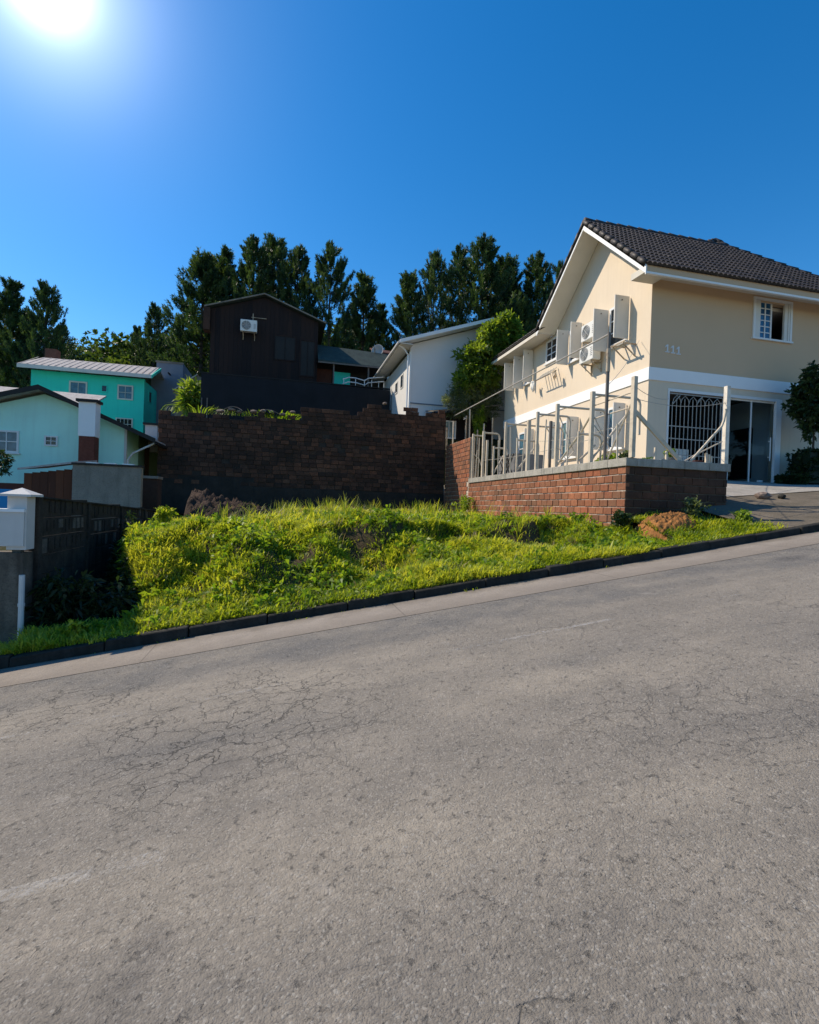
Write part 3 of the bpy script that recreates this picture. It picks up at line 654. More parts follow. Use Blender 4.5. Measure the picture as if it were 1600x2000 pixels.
# front upper window: open sash, folded shutters
fr = front(YF)
b = MB(); a0, a1, h0, h1 = 13.20, 14.62, 5.30, 6.54
b.box(a0, a1, -.05, .04, h1-.07, h1, fr); b.box(a0-.03, a1+.03, -.05, .07, h0, h0+.05, fr); b.box(a0, a0+.07, -.05, .04, h0+.05, h1-.07, fr); b.box(a1-.07, a1, -.05, .04, h0+.05, h1-.07, fr)
w = b.build('window', M['upvc'], H)
b = MB(); b.box(a0+.07, a0+.13, -.05, .03, h0+.06, h1-.08, fr); b.box(a0+.14, a0+.26, -.05, .015, h0+.06, h1-.08, fr); b.build('shutter', M['shutter'], w)
b = MB(); b.box(a1-.27, a1-.15, -.05, .015, h0+.06, h1-.08, fr); b.box(a1-.14, a1-.08, -.05, .03, h0+.06, h1-.08, fr); b.build('shutter', M['shutter'], w)
b = MB(); s0, s1 = a0+.27, a0+.72
b.box(s0, s0+.035, -.06, -.02, h0+.06, h1-.08, fr); b.box(s1-.05, s1, -.06, -.02, h0+.06, h1-.08, fr); b.box(s0+.19, s0+.225, -.058, -.022, h0+.06, h1-.08, fr)
for j in range(0, 7): z_ = h0+.07+(h1-h0-.18)*j/6; b.box(s0+.036, s1-.051, -.055, -.026, z_-.012, z_+.012, fr)
b.build('sash', M['upvc'], w)
MB().box(s0+.03, s1-.04, -.045, -.04, h0+.07, h1-.09, fr).build('pane', pane_blue('sky_blue_pane', (.03, .13, .28)), w)
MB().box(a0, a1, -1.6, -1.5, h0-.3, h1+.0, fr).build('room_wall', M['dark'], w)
# house number 111
def digit(x0, z0, lab):
    b = MB(); h, t = .22, .035
    b.box(x0+.055, x0+.055+t, 0, .022, z0+.02, z0+h, fr); b.box(x0+.0, x0+.14, 0, .022, z0, z0+.028, fr)
    b.prism([fr.p(x0+.055, .001, z0+h), fr.p(x0, .001, z0+h-.05), fr.p(x0, .001, z0+h-.085), fr.p(x0+.055, .001, z0+h-.045)], (0, -.021, 0))
    return b.build('house_number', M['upvc'], H)
for i in range(3): digit(10.24+i*.185, 4.60-.012*i, '')
# door opening: frame, glass leaves, room behind
b = MB(); b.box(14.16, 14.36, -.05, .035, 1.06, 3.60, fr); b.box(10.38, 14.16, -.04, .03, 3.52, 3.60, fr); b.box(10.38, 10.43, -.04, .03, 1.06, 3.52, fr)
door = b.build('door_frame', M['upvc'], H)
b = MB(); b.box(12.55, 14.15, -.08, -.04, 3.47, 3.52, fr); b.box(12.55, 14.15, -.08, -.04, 1.06, 1.10, fr); b.box(13.31, 13.345, -.085, -.035, 1.10, 3.47, fr); b.box(12.5, 12.55, -.09, -.02, 1.06, 3.52, fr)
b.box(13.08, 13.40, -.04, .06, 1.06, 1.10, fr); b.box(13.62, 13.74, -.04, .05, 1.06, 1.16, fr); b.build('glass_door_rail', M['upvc'], door)
MB().box(12.56, 13.31, -.066, -.056, 1.10, 3.47, fr).build('glass_door', M['glass'], door)
MB().box(13.345, 14.14, -.062, -.052, 1.10, 3.47, fr).build('glass_door', M['glass'], door)
b = MB(); b.tube([fr.p(14.0, .02, 1.75), fr.p(14.0, .02, 2.45)], .016); b.box(13.985, 14.015, -.05, .02, 1.85, 1.88, fr); b.box(13.985, 14.015, -.05, .02, 2.32, 2.35, fr); b.build('door_handle', M['upvc'], door)
# room behind the glass
b = MB(); b.box(12.5, 14.6, -3.2, -3.1, 1.05, 3.8, fr); b.box(14.45, 14.6, -3.1, -.21, 1.05, 3.8, fr); b.box(12.45, 12.52, -2.4, -.21, 1.05, 3.8, fr)
b.build('inner_wall', M['room'], H)
MB().box(9.96, 12.44, -3.2, -3.1, 1.05, 3.8, fr).box(9.96, 10.05, -3.1, -.21, 1.05, 3.8, fr).box(12.36, 12.44, -3.1, -.21, 1.05, 3.8, fr).box(10.06, 12.35, -3.09, -.3, 1.052, 1.06, fr).build('dark_room_wall', M['dark'], H)  # near-black walls put the unlit room's darkness into their colour
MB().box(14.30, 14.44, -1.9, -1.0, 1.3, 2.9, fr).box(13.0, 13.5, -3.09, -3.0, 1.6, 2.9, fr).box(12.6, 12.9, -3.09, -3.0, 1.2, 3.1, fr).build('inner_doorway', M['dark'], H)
MB().box(10.55, 11.6, -1.2, -.5, 1.05, 2.0, fr).box(11.7, 12.1, -.9, -.5, 1.05, 1.7, fr).build('cabinet', M['acwhite'], H)
# iron grille
g = thing('window_grille', 'pale iron security grille with arched bar tops covering the wide front opening', 'grille', (11.4, 12.5, 1.06))
n = 15
for i in range(n):
    xx = 10.52+i*(12.42-10.52)/(n-1); MB().tube([(xx, 12.46, 1.1), (xx, 12.46, 3.22 + (.12 if i % 2 else 0))], .012, 6).build('bar', M['grille'], g)
for zz in (1.12, 1.75, 2.2, 2.55, 3.46): MB().box(10.44, 12.5, 12.455, 12.485, zz-.012, zz+.012).build('rail', M['grille'], g)
for i in range(0, n-2, 2):
    xa = 10.52+i*(12.42-10.52)/(n-1); xb = 10.52+(i+2)*(12.42-10.52)/(n-1)
    MB().tube([(xa, 12.45, 3.2), (xa+.03, 12.45, 3.32), ((xa+xb)/2, 12.45, 3.42), (xb-.03, 12.45, 3.32), (xb, 12.45, 3.2)], .011, 6).build('arch', M['grille'], g)
MB().bar((10.5, 12.44, 3.15), (10.75, 12.44, 3.42), .02, .02).bar((11.3, 12.44, 3.2), (11.5, 12.44, 3.44), .02, .02).build('stay', M['grille'], g)
# side facade windows and shutters
lf = leftf(XW)
def swin(a0, a1, h0, h1, nx=2, nz=3, pm=None, shut=(), sill=True):
    w = window(H, lf, a0, a1, h0, h1, M['upvc'], pm or M['paneD'], nx, nz, .07, .04, .03, sill)
    for (ya, width, z0, z1, lean) in shut:
        s = MB(); q = lean*width
        s.prism([lf.p(ya, .04, z0), lf.p(ya+q, .04+width, z0), lf.p(ya+q, .04+width, z1), lf.p(ya, .04, z1)], (0, .035, 0))
        so_ = s.build('shutter', M['shutter'], w)
        MB().prism([lf.p(ya-.006, .10, z0+.06), lf.p(ya-.006+q*.85, width-.02, z0+.06), lf.p(ya-.006+q*.85, width-.02, z1-.06), lf.p(ya-.006, .10, z1-.06)], (0, .01, 0)).build('louvre', M['shutter'], so_)
        MB().tube([lf.p(ya-.02, .04+width*.55, z1-.14), lf.p(ya-.04, .04+width*.55, z1-.14)], .018, 6).build('catch', M['darkpole'], so_)
    return w
swin(13.5, 14.38, 5.18, 6.42, 1, 3, None, ((13.42, .48, 5.2, 6.45, 0), (14.42, .52, 5.1, 6.40, .0)))
swin(16.0, 16.72, 5.35, 6.5, 1, 3, None, ((15.92, .42, 5.3, 6.52, 0), (16.78, .45, 5.3, 6.52, 0)))
swin(17.6, 18.45, 5.75, 6.62, 2, 3, M['paneD'], ())
swin(19.6, 20.25, 5.35, 6.55, 1, 3, None, ((19.52, .42, 5.3, 6.6, 0), (20.3, .48, 5.2, 6.55, 0), (21.2, .5, 5.3, 6.5, 0)))
swin(16.0, 17.1, 1.95, 3.3, 2, 2, M['paneL'], ((15.92, .45, 1.95, 3.3, 0), (17.15, .45, 1.95, 3.3, 0)))
swin(19.3, 20.6, 1.95, 3.35, 2, 2, M['pane'], ((19.22, .4, 1.95, 3.35, 0),))
swin(13.5, 14.3, 2.0, 3.3, 2, 2, M['pane'], ((13.42, .4, 2.0, 3.3, 0), (14.35, .4, 2.0, 3.3, 0)))
# vertical planks on the lower side wall (pale boarded strip)
for i in range(14):
    ya = 17.5 - i*.0 - 0; break

# air conditioners
def ac_unit(loc, label, facing_left=True, group=None, w=.78, h=.54, d=.28, wallgap=.12):
    t = thing('air_conditioner', label, 'air conditioner', loc, group, local=True)   # local: +x along the wall, -y outward
    MB().box(-w/2, w/2, -d, 0, 0, h).build('casing', M['acwhite'], t, bevel=.012)
    b = MB(); cx, cz, r_ = -w*.14, h/2, h*.40
    ring = [(cx+r_*math.cos(a), -d-.004, cz+r_*math.sin(a)) for a in np.linspace(0, 2*math.pi, 24, endpoint=False)]
    b.prism(ring, (0, .003, 0)); fan = b.build('fan_opening', M['darkfan'], t)
    b = MB()
    for rr in (.35, .6, .85, 1.0):
        b.tube([(cx+r_*rr*math.cos(a), -d-.012, cz+r_*rr*math.sin(a)) for a in np.linspace(0, 2*math.pi, 17)], .006, 4)
    for a in np.linspace(0, 2*math.pi, 8, endpoint=False): b.tube([(cx, -d-.012, cz), (cx+r_*math.cos(a), -d-.012, cz+r_*math.sin(a))], .005, 4)
    b.build('guard', M['acwhite'], fan)
    b = MB()
    for k in range(5): b.box(w*.30, w*.44, -d-.004, -d, h*.25+k*.06, h*.25+k*.06+.02)
    b.build('vent', M['darkfan'], t)
    for sx in (-w*.35, w*.35):
        b = MB(); b.box(sx-.02, sx+.02, -d-.02, wallgap, -.04, 0); b.bar((sx, wallgap-.01, -.32), (sx, -d, -.03), .025, .025, side=Vector((1, 0, 0))); b.box(sx-.02, sx+.02, wallgap-.03, wallgap, -.36, -.04)
        b.build('bracket', M['bracket'], t)
    if facing_left: t.rotation_euler = (0, 0, -math.pi/2)
    return t
ac_unit((9.62, 14.97, 5.62), 'upper of two outdoor air conditioner units stacked on the sunlit side wall', True, 'stacked units on the cream wall')
ac_unit((9.62, 15.03, 4.92), 'lower of two outdoor air conditioner units stacked on the sunlit side wall', True, 'stacked units on the cream wall')
t = thing('wall_bracket', 'empty rusty wall bracket below the near shutters of the side wall', 'bracket', (9.7, 13.2, 4.9))
MB().bar((9.74, 13.1, 4.95), (9.30, 13.1, 4.95), .04, .04).bar((9.74, 13.1, 4.60), (9.32, 13.1, 4.93), .03, .03).build('arm', M['bracket'], t)
MB().bar((9.74, 13.6, 5.0), (9.30, 13.6, 5.0), .04, .04).bar((9.74, 13.6, 4.65), (9.32, 13.6, 4.98), .03, .03).build('arm', M['bracket'], t)
MB().box(9.30, 9.34, 13.0, 13.75, 4.97, 5.01).build('crossbar', M['bracket'], t)
# laundry rack and cloths under far windows
t = thing('drying_rack', 'small slatted drying rack fixed under the gridded side window', 'drying rack', (9.6, 18.2, 5.2))
for i in range(6): MB().bar((9.7, 17.55+i*.2, 5.42), (9.35, 17.45+i*.2, 5.10), .03, .03).build('slat', M['shutter'], t)
MB().bar((9.35, 17.4, 5.1), (9.35, 18.6, 5.1), .03, .03, side=Vector((0, 0, 1))).build('rail', M['darkpole'], t)
def cloth(y0, y1, z, hgt, mat, label, x=9.45, seed=0):
    rr = random.Random(seed); n, m_ = 8, 6; V = []
    for j in range(m_+1):
        for i in range(n+1):
            t_ = i/n; V.append((x+.05*math.sin(t_*9+j*.5+seed), y0+(y1-y0)*t_*(1-.25*j/m_)+.03*math.sin(j), z-hgt*j/m_*(1-.35*abs(math.sin(t_*5+seed)))))
    fs = np.array([(j*(n+1)+i, j*(n+1)+i+1, (j+1)*(n+1)+i+1, (j+1)*(n+1)+i) for j in range(m_) for i in range(n)])
    o = npmesh('hanging_cloth', np.array(V), fs, mat, smooth=True); mo = o.modifiers.new('s', 'SOLIDIFY'); mo.thickness = .01; return tag(o, label, 'cloth')
cloth(18.85, 19.1, 5.2, .45, M['shutter'], 'pale cloth drooping below the far shutters')
cloth(17.15, 17.35, 5.2, .35, M['bracket'], 'small tan rag beside the drying rack', seed=2)

# poles, cables and fence frames on the platform
t = thing('steel_pole', 'tall dark steel pole standing behind the red block wall coping', 'pole', (6.75, 9.98, 1.15))
MB().tube([(6.75, 9.98, 1.1), (6.75, 9.98, 3.95)], .036, 10).build('shaft', M['darkpole'], t); MB().tube([(6.75, 9.98, 3.1), (6.75, 9.98, 3.6)], .044, 10).build('sleeve', M['bracket'], t)
fence = thing('terrace_fence', 'row of pale steel frames and posts standing on the coping of the red block wall', 'fence', (6.75, 13, 1.15))
def frame(y, top, arm, brace=0, w=.06, mat='pole'):
    z0 = 1.15; w *= 1.3
    MB().box(6.75-w/2, 6.75+w/2, y-w/2, y+w/2, z0, top).build('post', M[mat], fence)
    if arm: 
        MB().tube([(6.75, y, top-.06), (6.75+arm, y, top-.06), (6.75+arm+.07, y, top-.10), (6.75+arm+.1, y, top-.2), (6.75+arm+.1, y, top-.9)], .030, 8).build('arm', M[mat], fence)
    if brace == 1: MB().tube([(6.78, y, z0+.1), (6.75+arm*.9, y, top-.3)], .027, 6).build('brace', M[mat], fence)
    if brace == 2: MB().tube([(6.75+arm*.75, y, top-.1), (6.75+arm+.25, y, z0+.6), (6.75+arm*.7, y, z0)], .018, 6).build('brace', M['pole'], fence)
    if brace == 3: MB().tube([(6.75, y, z0+.95), (7.0, y, z0+.75), (7.3, y, z0)], .022, 6).build('brace', M[mat], fence)
MB().box(6.71, 6.79, 9.02, 9.10+.02, 1.157, 2.78).build('post', M['pole'], fence)
frame(10.52, 2.78, 1.15, 1, .065); frame(12.08, 2.79, 1.3, 2, .06, 'pole'); frame(13.15, 2.77, .9, 2, .055); frame(13.67, 2.62, 0, 0, .07)
frame(15.28, 2.82, 1.9, 2, .05); frame(16.8, 2.42, 0, 0, .05); frame(17.15, 2.78, .5, 0, .06); frame(18.2, 2.82, .35, 3, .05); frame(12.4, 2.4, 0, 0, .045, 'darkpole'); frame(16.2, 2.15, .4, 1, .04)
frame(11.05, 1.95, .5, 1, .03); frame(14.4, 2.2, .6, 1, .035)
for yy_, tt_ in ((9.55, 1.9), (11.55, 2.2), (12.75, 2.5), (14.05, 2.1), (14.85, 2.6), (15.8, 2.3), (17.6, 2.6), (17.9, 2.2)): MB().tube([(6.76, yy_, 1.15), (6.76+.05*math.sin(yy_*5), yy_, tt_)], .018, 6).build('upright', M['pole'], fence)
for z_ in (2.2, 2.5): MB().tube([(6.8, 9.1, z_), (6.8, 10.5, z_-.03)], .014, 6).build('rail', M['pole'], fence)
MB().tube([(6.78, 10.52, 2.05), (6.95, 10.3, 1.7), (7.0, 10.9, 1.2)], .018, 6).build('brace', M['pole'], fence)
MB().tube([(6.78, 12.1, 1.2), (6.9, 11.2, 1.95), (6.8, 10.6, 2.3)], .025, 6).build('brace', M['pole'], fence)
MB().tube([(6.78, 9.2, 2.25), (6.8, 9.95, 1.2)], .02, 6).build('brace', M['pole'], fence)
MB().bar((6.82, 9.14, 2.12), (7.95, 9.14, 1.16), .075, .05).build('brace', M['pole'], fence)
MB().box(9.01, 9.10, 9.08, 9.17, 1.157, 2.80).build('post', M['postwhite'], fence)
MB().tube([(8.98, 9.06, 2.30), (8.93, 9.06, 2.05), (8.88, 9.06, 1.93), (8.2, 9.12, 1.17)], .026, 8).build('brace', M['pole'], fence)
MB().tube([(8.95, 9.1, 1.62), (8.35, 9.2, 1.30), (8.1, 9.2, 1.16)], .014, 6).build('brace', M['pole'], fence)
for xx, hh in ((7.35, 1.40), (7.62, 1.34), (8.6, 1.36), (8.66, 1.33), (8.72, 1.30)): MB().box(xx-.02, xx+.02, 9.12, 9.16, 1.157, hh).build('stub', M['pole'], fence)
for (p, q, sag) in (((6.75, 9.08, 2.35), (9.03, 9.12, 2.45), .12), ((6.75, 10.52, 1.7), (6.75, 17.15, 1.75), .08), ((6.75, 9.1, 1.9), (6.75, 13.1, 1.95), .1)):
    p, q = Vector(p), Vector(q); MB().tube([p.lerp(q, i/8)-Vector((0, 0, sag*4*(i/8)*(1-i/8))) for i in range(9)], .006, 5).build('wire', M['wire'], fence)
def cable(p, q, sag, r_, label, mat='wire'):
    p, q = Vector(p), Vector(q); tag(MB().tube([p.lerp(q, i/14)-Vector((0, 0, sag*4*(i/14)*(1-i/14))) for i in range(15)], r_, 6).build('cable', M[mat]), label, 'cable')
cable((6.75, 9.98, 3.92), (7.4, 22.6, 4.25), .0, .019, 'thick pale cable running from the steel pole to the back sheds')
cable((6.75, 9.98, 2.8), (9.7, 12.9, 5.0), .12, .006, 'thin wire from the steel pole up to the side wall')
cable((6.75, 9.08, 2.6), (10.4, 12.47, 3.3), .10, .006, 'thin wire from the corner post to the iron grille')
# things on the terrace
t = thing('mesh_crate', 'dark netted crate on the terrace behind the fence frames', 'crate', (7.6, 15.9, 1.04))
MB().box(7.1, 8.1, 15.3, 16.6, 1.04, 1.85).build('crate_body', M['darkfan'], t)
for i in range(7): MB().bar((7.08, 15.3+i*.2, 1.05), (7.08, 15.3+((i+3) % 7)*.2+.05, 1.85), .02, .02, side=Vector((1, 0, 0))).build('lattice_bar', M['kerb'], t)

# ---------------------------------------------------------------- foliage tools
def tufts(centers, dirs, n, ln, wd, spread, seed, tone0=None, curl=0.0):
    """needle / leaf triangles pairs radiating from centres along dirs"""
    r_ = np.random.default_rng(seed); C = np.repeat(centers, n, 0); D = np.repeat(dirs, n, 0); k = len(C)
    d = D + r_.normal(size=(k, 3))*spread; d /= np.linalg.norm(d, axis=1, keepdims=True)+1e-9
    s = np.cross(d, r_.normal(size=(k, 3))); s /= np.linalg.norm(s, axis=1, keepdims=True)+1e-9
    L_ = (ln*r_.uniform(.6, 1.3, k))[:, None]; W_ = (wd*r_.uniform(.7, 1.3, k))[:, None]
    a = C + r_.normal(size=(k, 3))*ln*.15
    v = np.stack([a, a+d*L_*.5+s*W_, a+d*L_ + np.array([0, 0, -curl])*L_, a+d*L_*.5-s*W_], 1).reshape(-1, 3)
    f = np.arange(4*k).reshape(k, 4); tone = np.repeat(r_.uniform(0, 1, k) if tone0 is None else np.clip(np.repeat(tone0, n)+r_.uniform(-.2, .2, k), 0, 1), 4)
    return v, f, tone
def pine(seed, H_=16.0, R_=3.3, crown0=.18, shape=1.0, dens=1.0):
    """upswept-plume conifer; returns trunk MB and foliage arrays, base at origin"""
    r_ = random.Random(seed); tb = MB()
    tb.tube([(0, 0, -2), (.05, 0, H_*.3), (-.05, .05, H_*.65), (0, 0, H_*.97)], .26, 7, r1=.03)
    cen, dr_, tn = [], [], []; nl = int(19*dens)
    for l in range(nl):
        t = l/(nl-1); z = H_*(crown0+(1-crown0)*t**.95*.97)
        env = R_*(min(1, (1-t)*1.35+.06))**.95*(.55+.45*min(1, t*5))*1.12
        nb = 6 if t < .8 else 5
        for bq in range(nb):
            if r_.random() < .13: continue
            a = 2*math.pi*(bq+r_.random()*.8)/nb + l*1.1; ln = env*r_.uniform(.6, 1.18); rise = ln*r_.uniform(.25, .7)*(1 if t > .25 else .5)
            pts = []
            for q in range(6):
                s = q/5; pts.append(Vector((math.cos(a)*ln*s, math.sin(a)*ln*s, z - .12*ln*s + rise*s*s)))
            tb.tube([pts[0], pts[2], pts[4]], .05*(1-t*.6), 4, r1=.015)
            for q in range(2, 6):
                m_ = 1 if q < 5 else 2
                for _ in range(m_+ (1 if r_.random() < .5 else 0)):
                    p = pts[q]+Vector((r_.gauss(0, .18), r_.gauss(0, .18), r_.gauss(0, .12))); d = (pts[min(q+1, 5)]-pts[q-1]).normalized() + Vector((0, 0, .9))
                    cl = r_.random()
                    for w in range(4):
                        cen.append(p + d.normalized()*w*.25); dr_.append(d.normalized()); tn.append(cl)
    for w in range(7): cen.append(Vector((0, 0, H_*.9+w*.25))); dr_.append(Vector((0, 0, 1))); tn.append(.6)
    v, f, tone = tufts(np.array(cen), np.array(dr_), 17, .32, .030, .40, seed, np.array(tn))
    return tb, v, f, tone
protos = []
for i, (hh, rr, c0, dn) in enumerate(((16, 3.4, .16, 1.0), (16, 2.7, .22, 1.1), (16, 4.0, .28, .85), (16, 2.3, .08, 1.15))):
    protos.append(pine(100+i, hh, rr, c0, 1, dn))
protomesh = []
def make_pine(i, loc, s, rot, label, group='conifers on the hill behind the houses', sx=1.0):
    t = thing('pine_tree', label, 'tree', loc, group, local=True); t.scale = (s*sx, s*sx, s); t.rotation_euler = (0, 0, rot)
    if len(protomesh) <= i or protomesh[i] is None:
        tb, v, f, tone = protos[i]
        while len(protomesh) <= i: protomesh.append(None)
        tr = tb.build('trunk', M['bark'], t); cr = npmesh('crown', v, f, M['needle'], t, attr=tone); protomesh[i] = (tr.data, cr.data)
    else:
        for nme, me in zip(('trunk', 'crown'), protomesh[i]):
            o = bpy.data.objects.new(nme, me); COL.objects.link(o); o.parent = t
    return t
def px(x, y, Yd):   # where a photo pixel's ray meets the plane Y = Yd
    d = fw + r2*((x-800)/F) - u2*((y-1000)/F); return d*(Yd/d.y)
trees = [  # proto, px of the top, distance, width factor, label
 (3, 22, 553, 46, 1.05, 'leftmost tall dark conifer cut by the photo edge'), (0, 92, 558, 44, .72, 'conical conifer just right of the leftmost one'),
 (1, -35, 590, 50, 1.0, 'dark conifer mostly outside the left edge'), (1, 55, 615, 50, 1.1, 'lower dark conifer between the two left ones'), (2, 122, 640, 52, .7, 'short conifer on the right flank of the conical one'),
 (0, 303, 597, 58, .75, 'lone pointed conifer above the grey building'), (1, 268, 640, 60, .8, 'short dark conifer leaning on the left of the lone pointed one'),
 (1, 398, 506, 50, 1.15, 'conifer rising at the left edge of the dark house, outermost of its clump'), (3, 437, 494, 52, 1.2, 'slim conifer behind the left roof corner of the dark house'),
 (0, 497, 474, 50, 1.0, 'tall conifer above the left roof slope of the dark house'), (1, 536, 470, 53, 1.1, 'tallest conifer right over the dark house ridge'),
 (0, 583, 488, 50, .9, 'conifer above the right roof slope of the dark house'), (2, 648, 486, 48, .85, 'wide dark conifer right of the dark house roof'),
 (3, 712, 538, 50, 1.1, 'slender conifer between the dark house and the white house'), (3, 745, 598, 52, 1.0, 'short conifer over the satellite dish'),
 (1, 800, 540, 49, 1.0, 'conifer above the left eave of the white house'), (2, 850, 502, 50, .75, 'airy conifer with open branches over the white house roof'),
 (2, 900, 492, 53, .8, 'conifer half hidden between two taller ones over the white house'), (0, 945, 471, 50, 1.15, 'tallest and fullest conifer right of the white house ridge'),
 (1, 990, 510, 52, 1.2, 'dark conifer on the right flank of the fullest one'),
 (0, 1050, 506, 50, 1.0, 'conifer closest to the cream gable on its left'), (2, 1092, 522, 54, .7, 'conifer half hidden behind the cream gable'), (1, 1020, 590, 47, 1.0, 'low dark conifer behind the bright bush')]
for i, (pi, x_, y_, Yd, sx, lab) in enumerate(trees):
    p = px(x_, y_, Yd); gz = float(terrain(np.array([p.x]), np.array([p.y]))[0]); s = (p.z-gz)/16.3
    make_pine(pi, (p.x, p.y, gz), s, i*1.7, lab, sx=sx*min(1.0, 1.05/s))

def blob(center, rad, n, ln, wd, seed, curl=.2, holes=.25, out=.6):
    """leafy crown: clumps on the shell and inside of an ellipsoid"""
    r_ = np.random.default_rng(seed); d = r_.normal(size=(n, 3)); d /= np.linalg.norm(d, axis=1, keepdims=True)
    lob = 1 + .22*np.sin(d[:, 0]*5+seed)*np.cos(d[:, 1]*4+seed*2) + .15*np.sin(d[:, 2]*8+seed)
    rr = (r_.uniform(.35, 1, n)**.5)*lob; c = np.array(center)+d*np.array(rad)*rr[:, None]
    keep = np.sin(c[:, 0]*6/max(rad)+seed)*np.sin(c[:, 1]*5/max(rad))*np.sin(c[:, 2]*7/max(rad)+seed) > -1+holes
    return tufts(c[keep], (d*out+np.array([0, 0, .4]))[keep], 9, ln, wd, .7, seed, r_.uniform(0, 1, keep.sum()), curl)
def cat(parts):
    V, Fq, T_, o = [], [], [], 0
    for v, f, t in parts: V.append(v); Fq.append(f+o); T_.append(t); o += len(v)
    return np.concatenate(V), np.concatenate(Fq), np.concatenate(T_)
# wooded hill far off, reads as one mass
parts = []; r_ = np.random.default_rng(9)
for i in range(95):
    Yd = r_.uniform(58, 92); X_ = r_.uniform(-62, 70) if i < 55 else r_.uniform(-42, -9); z0 = float(terrain(np.array([X_]), np.array([Yd]))[0]); rad = r_.uniform(2.0, 3.6)*(1 if i < 55 else 1.25)
    parts.append(blob((X_, Yd, z0+rad*.7), (rad, rad, rad*r_.uniform(.8, 1.25)), 360, .50, .15, 200+i, .1, .1))
v, f, t_ = cat(parts); tag(npmesh('wooded_hill', v, f, M['forest'], attr=t_), 'distant band of rounded green treetops on the hill', kind='stuff')

def bush(name, center, rad, n, ln, wd, mat, seed, label, trunk=None, catg='bush', curl=.2, extra=()):
    t = thing(name, label, catg, (center[0], center[1], center[2]-rad[2]))
    ps = [blob(center, rad, n, ln, wd, seed, curl)] + [blob(c, r, int(n*.4), ln, wd, seed+7, curl) for c, r in extra]
    v, f, tn = cat(ps); npmesh('crown', v, f, mat, t, attr=tn)
    z0 = trunk if trunk is not None else center[2]-rad[2]-.4
    MB().tube([(center[0], center[1], z0), (center[0]+.05, center[1], center[2])], .05, 6, r1=.02).bar((center[0], center[1], z0+.5*(center[2]-z0)), (center[0]+rad[0]*.4, center[1], center[2]+rad[2]*.3), .03, .03).build('trunk', M['bark'], t)
    return t
bush('leafy_tree', (8.85, 22.95, 6.9), (1.0, .8, 1.45), 520, .27, .045, M['bush'], 31, 'bright green feathery tree between the white house and the cream house', 3.0, 'tree',
     extra=(((9.75, 23.1, 7.9), (.8, .6, 1.0)), ((8.2, 22.9, 6.0), (.7, .6, .8)), ((10.3, 23.1, 8.0), (.8, .5, .95)), ((9.95, 22.95, 8.75), (.55, .4, .5)), ((9.2, 22.9, 8.2), (.5, .4, .5))))
bush('fence_bush', (8.1, 22.7, 5.0), (1.2, .5, .75), 650, .20, .014, M['greybush'], 33, 'straggly grey-green creeper on the wire fence left of the cream house', 2.0, 'bush', extra=(((9.1, 22.9, 5.2), (.7, .4, .8)),))
bush('creeper', (8.55, 22.4, 4.0), (.22, .2, .75), 120, .16, .02, M['weed'], 34, 'thin green creeper hanging under the thick cable', 2.6, 'creeper')
tr = thing('young_tree', 'small dark green tree standing by the cream front wall', 'tree', (14.35, 11.5, 1.0))
v, f, tn = cat([blob((14.4, 11.5, 3.3), (.62, .55, .85), 420, .16, .035, 41, .2), blob((14.2, 11.4, 3.9), (.3, .3, .55), 90, .15, .03, 42, .2), blob((14.75, 11.5, 3.5), (.4, .4, .7), 160, .15, .03, 43, .2)])
npmesh('crown', v, f, M['darkleaf'], tr, attr=tn); MB().tube([(14.35, 11.5, 1.3), (14.4, 11.5, 2.3), (14.38, 11.5, 3.4)], .035, 7, r1=.02).build('trunk', M['bark'], tr)
def hedge(x0, x1, y0, y1, z0, z1, mat, seed, label):
    r_ = np.random.default_rng(seed); n = 900; c = np.stack([r_.uniform(x0, x1, n), r_.uniform(y0, y1, n), r_.uniform(z0, z1, n)], 1); d = c-np.array([(x0+x1)/2, (y0+y1)/2, (z0+z1)/2]); d /= np.linalg.norm(d, axis=1, keepdims=True)
    v, f, tn = tufts(c, d, 8, .09, .025, .7, seed, r_.uniform(0, .5, n)); t = thing('clipped_hedge', label, 'hedge', ((x0+x1)/2, (y0+y1)/2, z0))
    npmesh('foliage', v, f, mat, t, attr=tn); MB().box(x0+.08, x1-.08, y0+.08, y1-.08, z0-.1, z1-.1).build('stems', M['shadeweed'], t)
hedge(13.95, 15.6, 11.2, 11.9, 1.15, 2.0, M['darkleaf'], 51, 'dark clipped hedge below the small tree at the right edge')
MB().box(13.5, 14.0, 11.3, 11.8, 1.0, 1.25)
hedge(13.5, 13.95, 11.3, 11.8, 1.02, 1.22, M['darkleaf'], 52, 'low dark clump of ground plants left of the clipped hedge')

# ---------------------------------------------------------------- grass of the lot
def blades(X, Y, Z, ln, wd, lean, seed):
    r_ = np.random.default_rng(seed); n = len(X); a = r_.uniform(0, 2*np.pi, n); dx_, dy_ = np.cos(a), np.sin(a); w = wd*r_.uniform(.6, 1.4, n); le = lean*r_.uniform(.3, 1.5, n)
    sx, sy = -dy_*w/2, dx_*w/2
    def pt(t, k, sg): 
        out = ln*le*t**1.8; return np.stack([X+dx_*out+sg*sx*k, Y+dy_*out+sg*sy*k, Z+ln*(t-.38*le*t**2.4)], 1)
    v = np.stack([pt(0, .7, -1), pt(0, .7, 1), pt(.5, 1, 1), pt(.5, 1, -1), pt(.85, .55, 1), pt(.85, .55, -1), pt(1.0, .08, 1), pt(1.0, .08, -1)], 1).reshape(-1, 3)
    b_ = np.arange(n)[:, None, None]*8; f = (b_+np.array([[0, 1, 2, 3], [3, 2, 4, 5], [5, 4, 6, 7]])[None]).reshape(-1, 4); return v, f
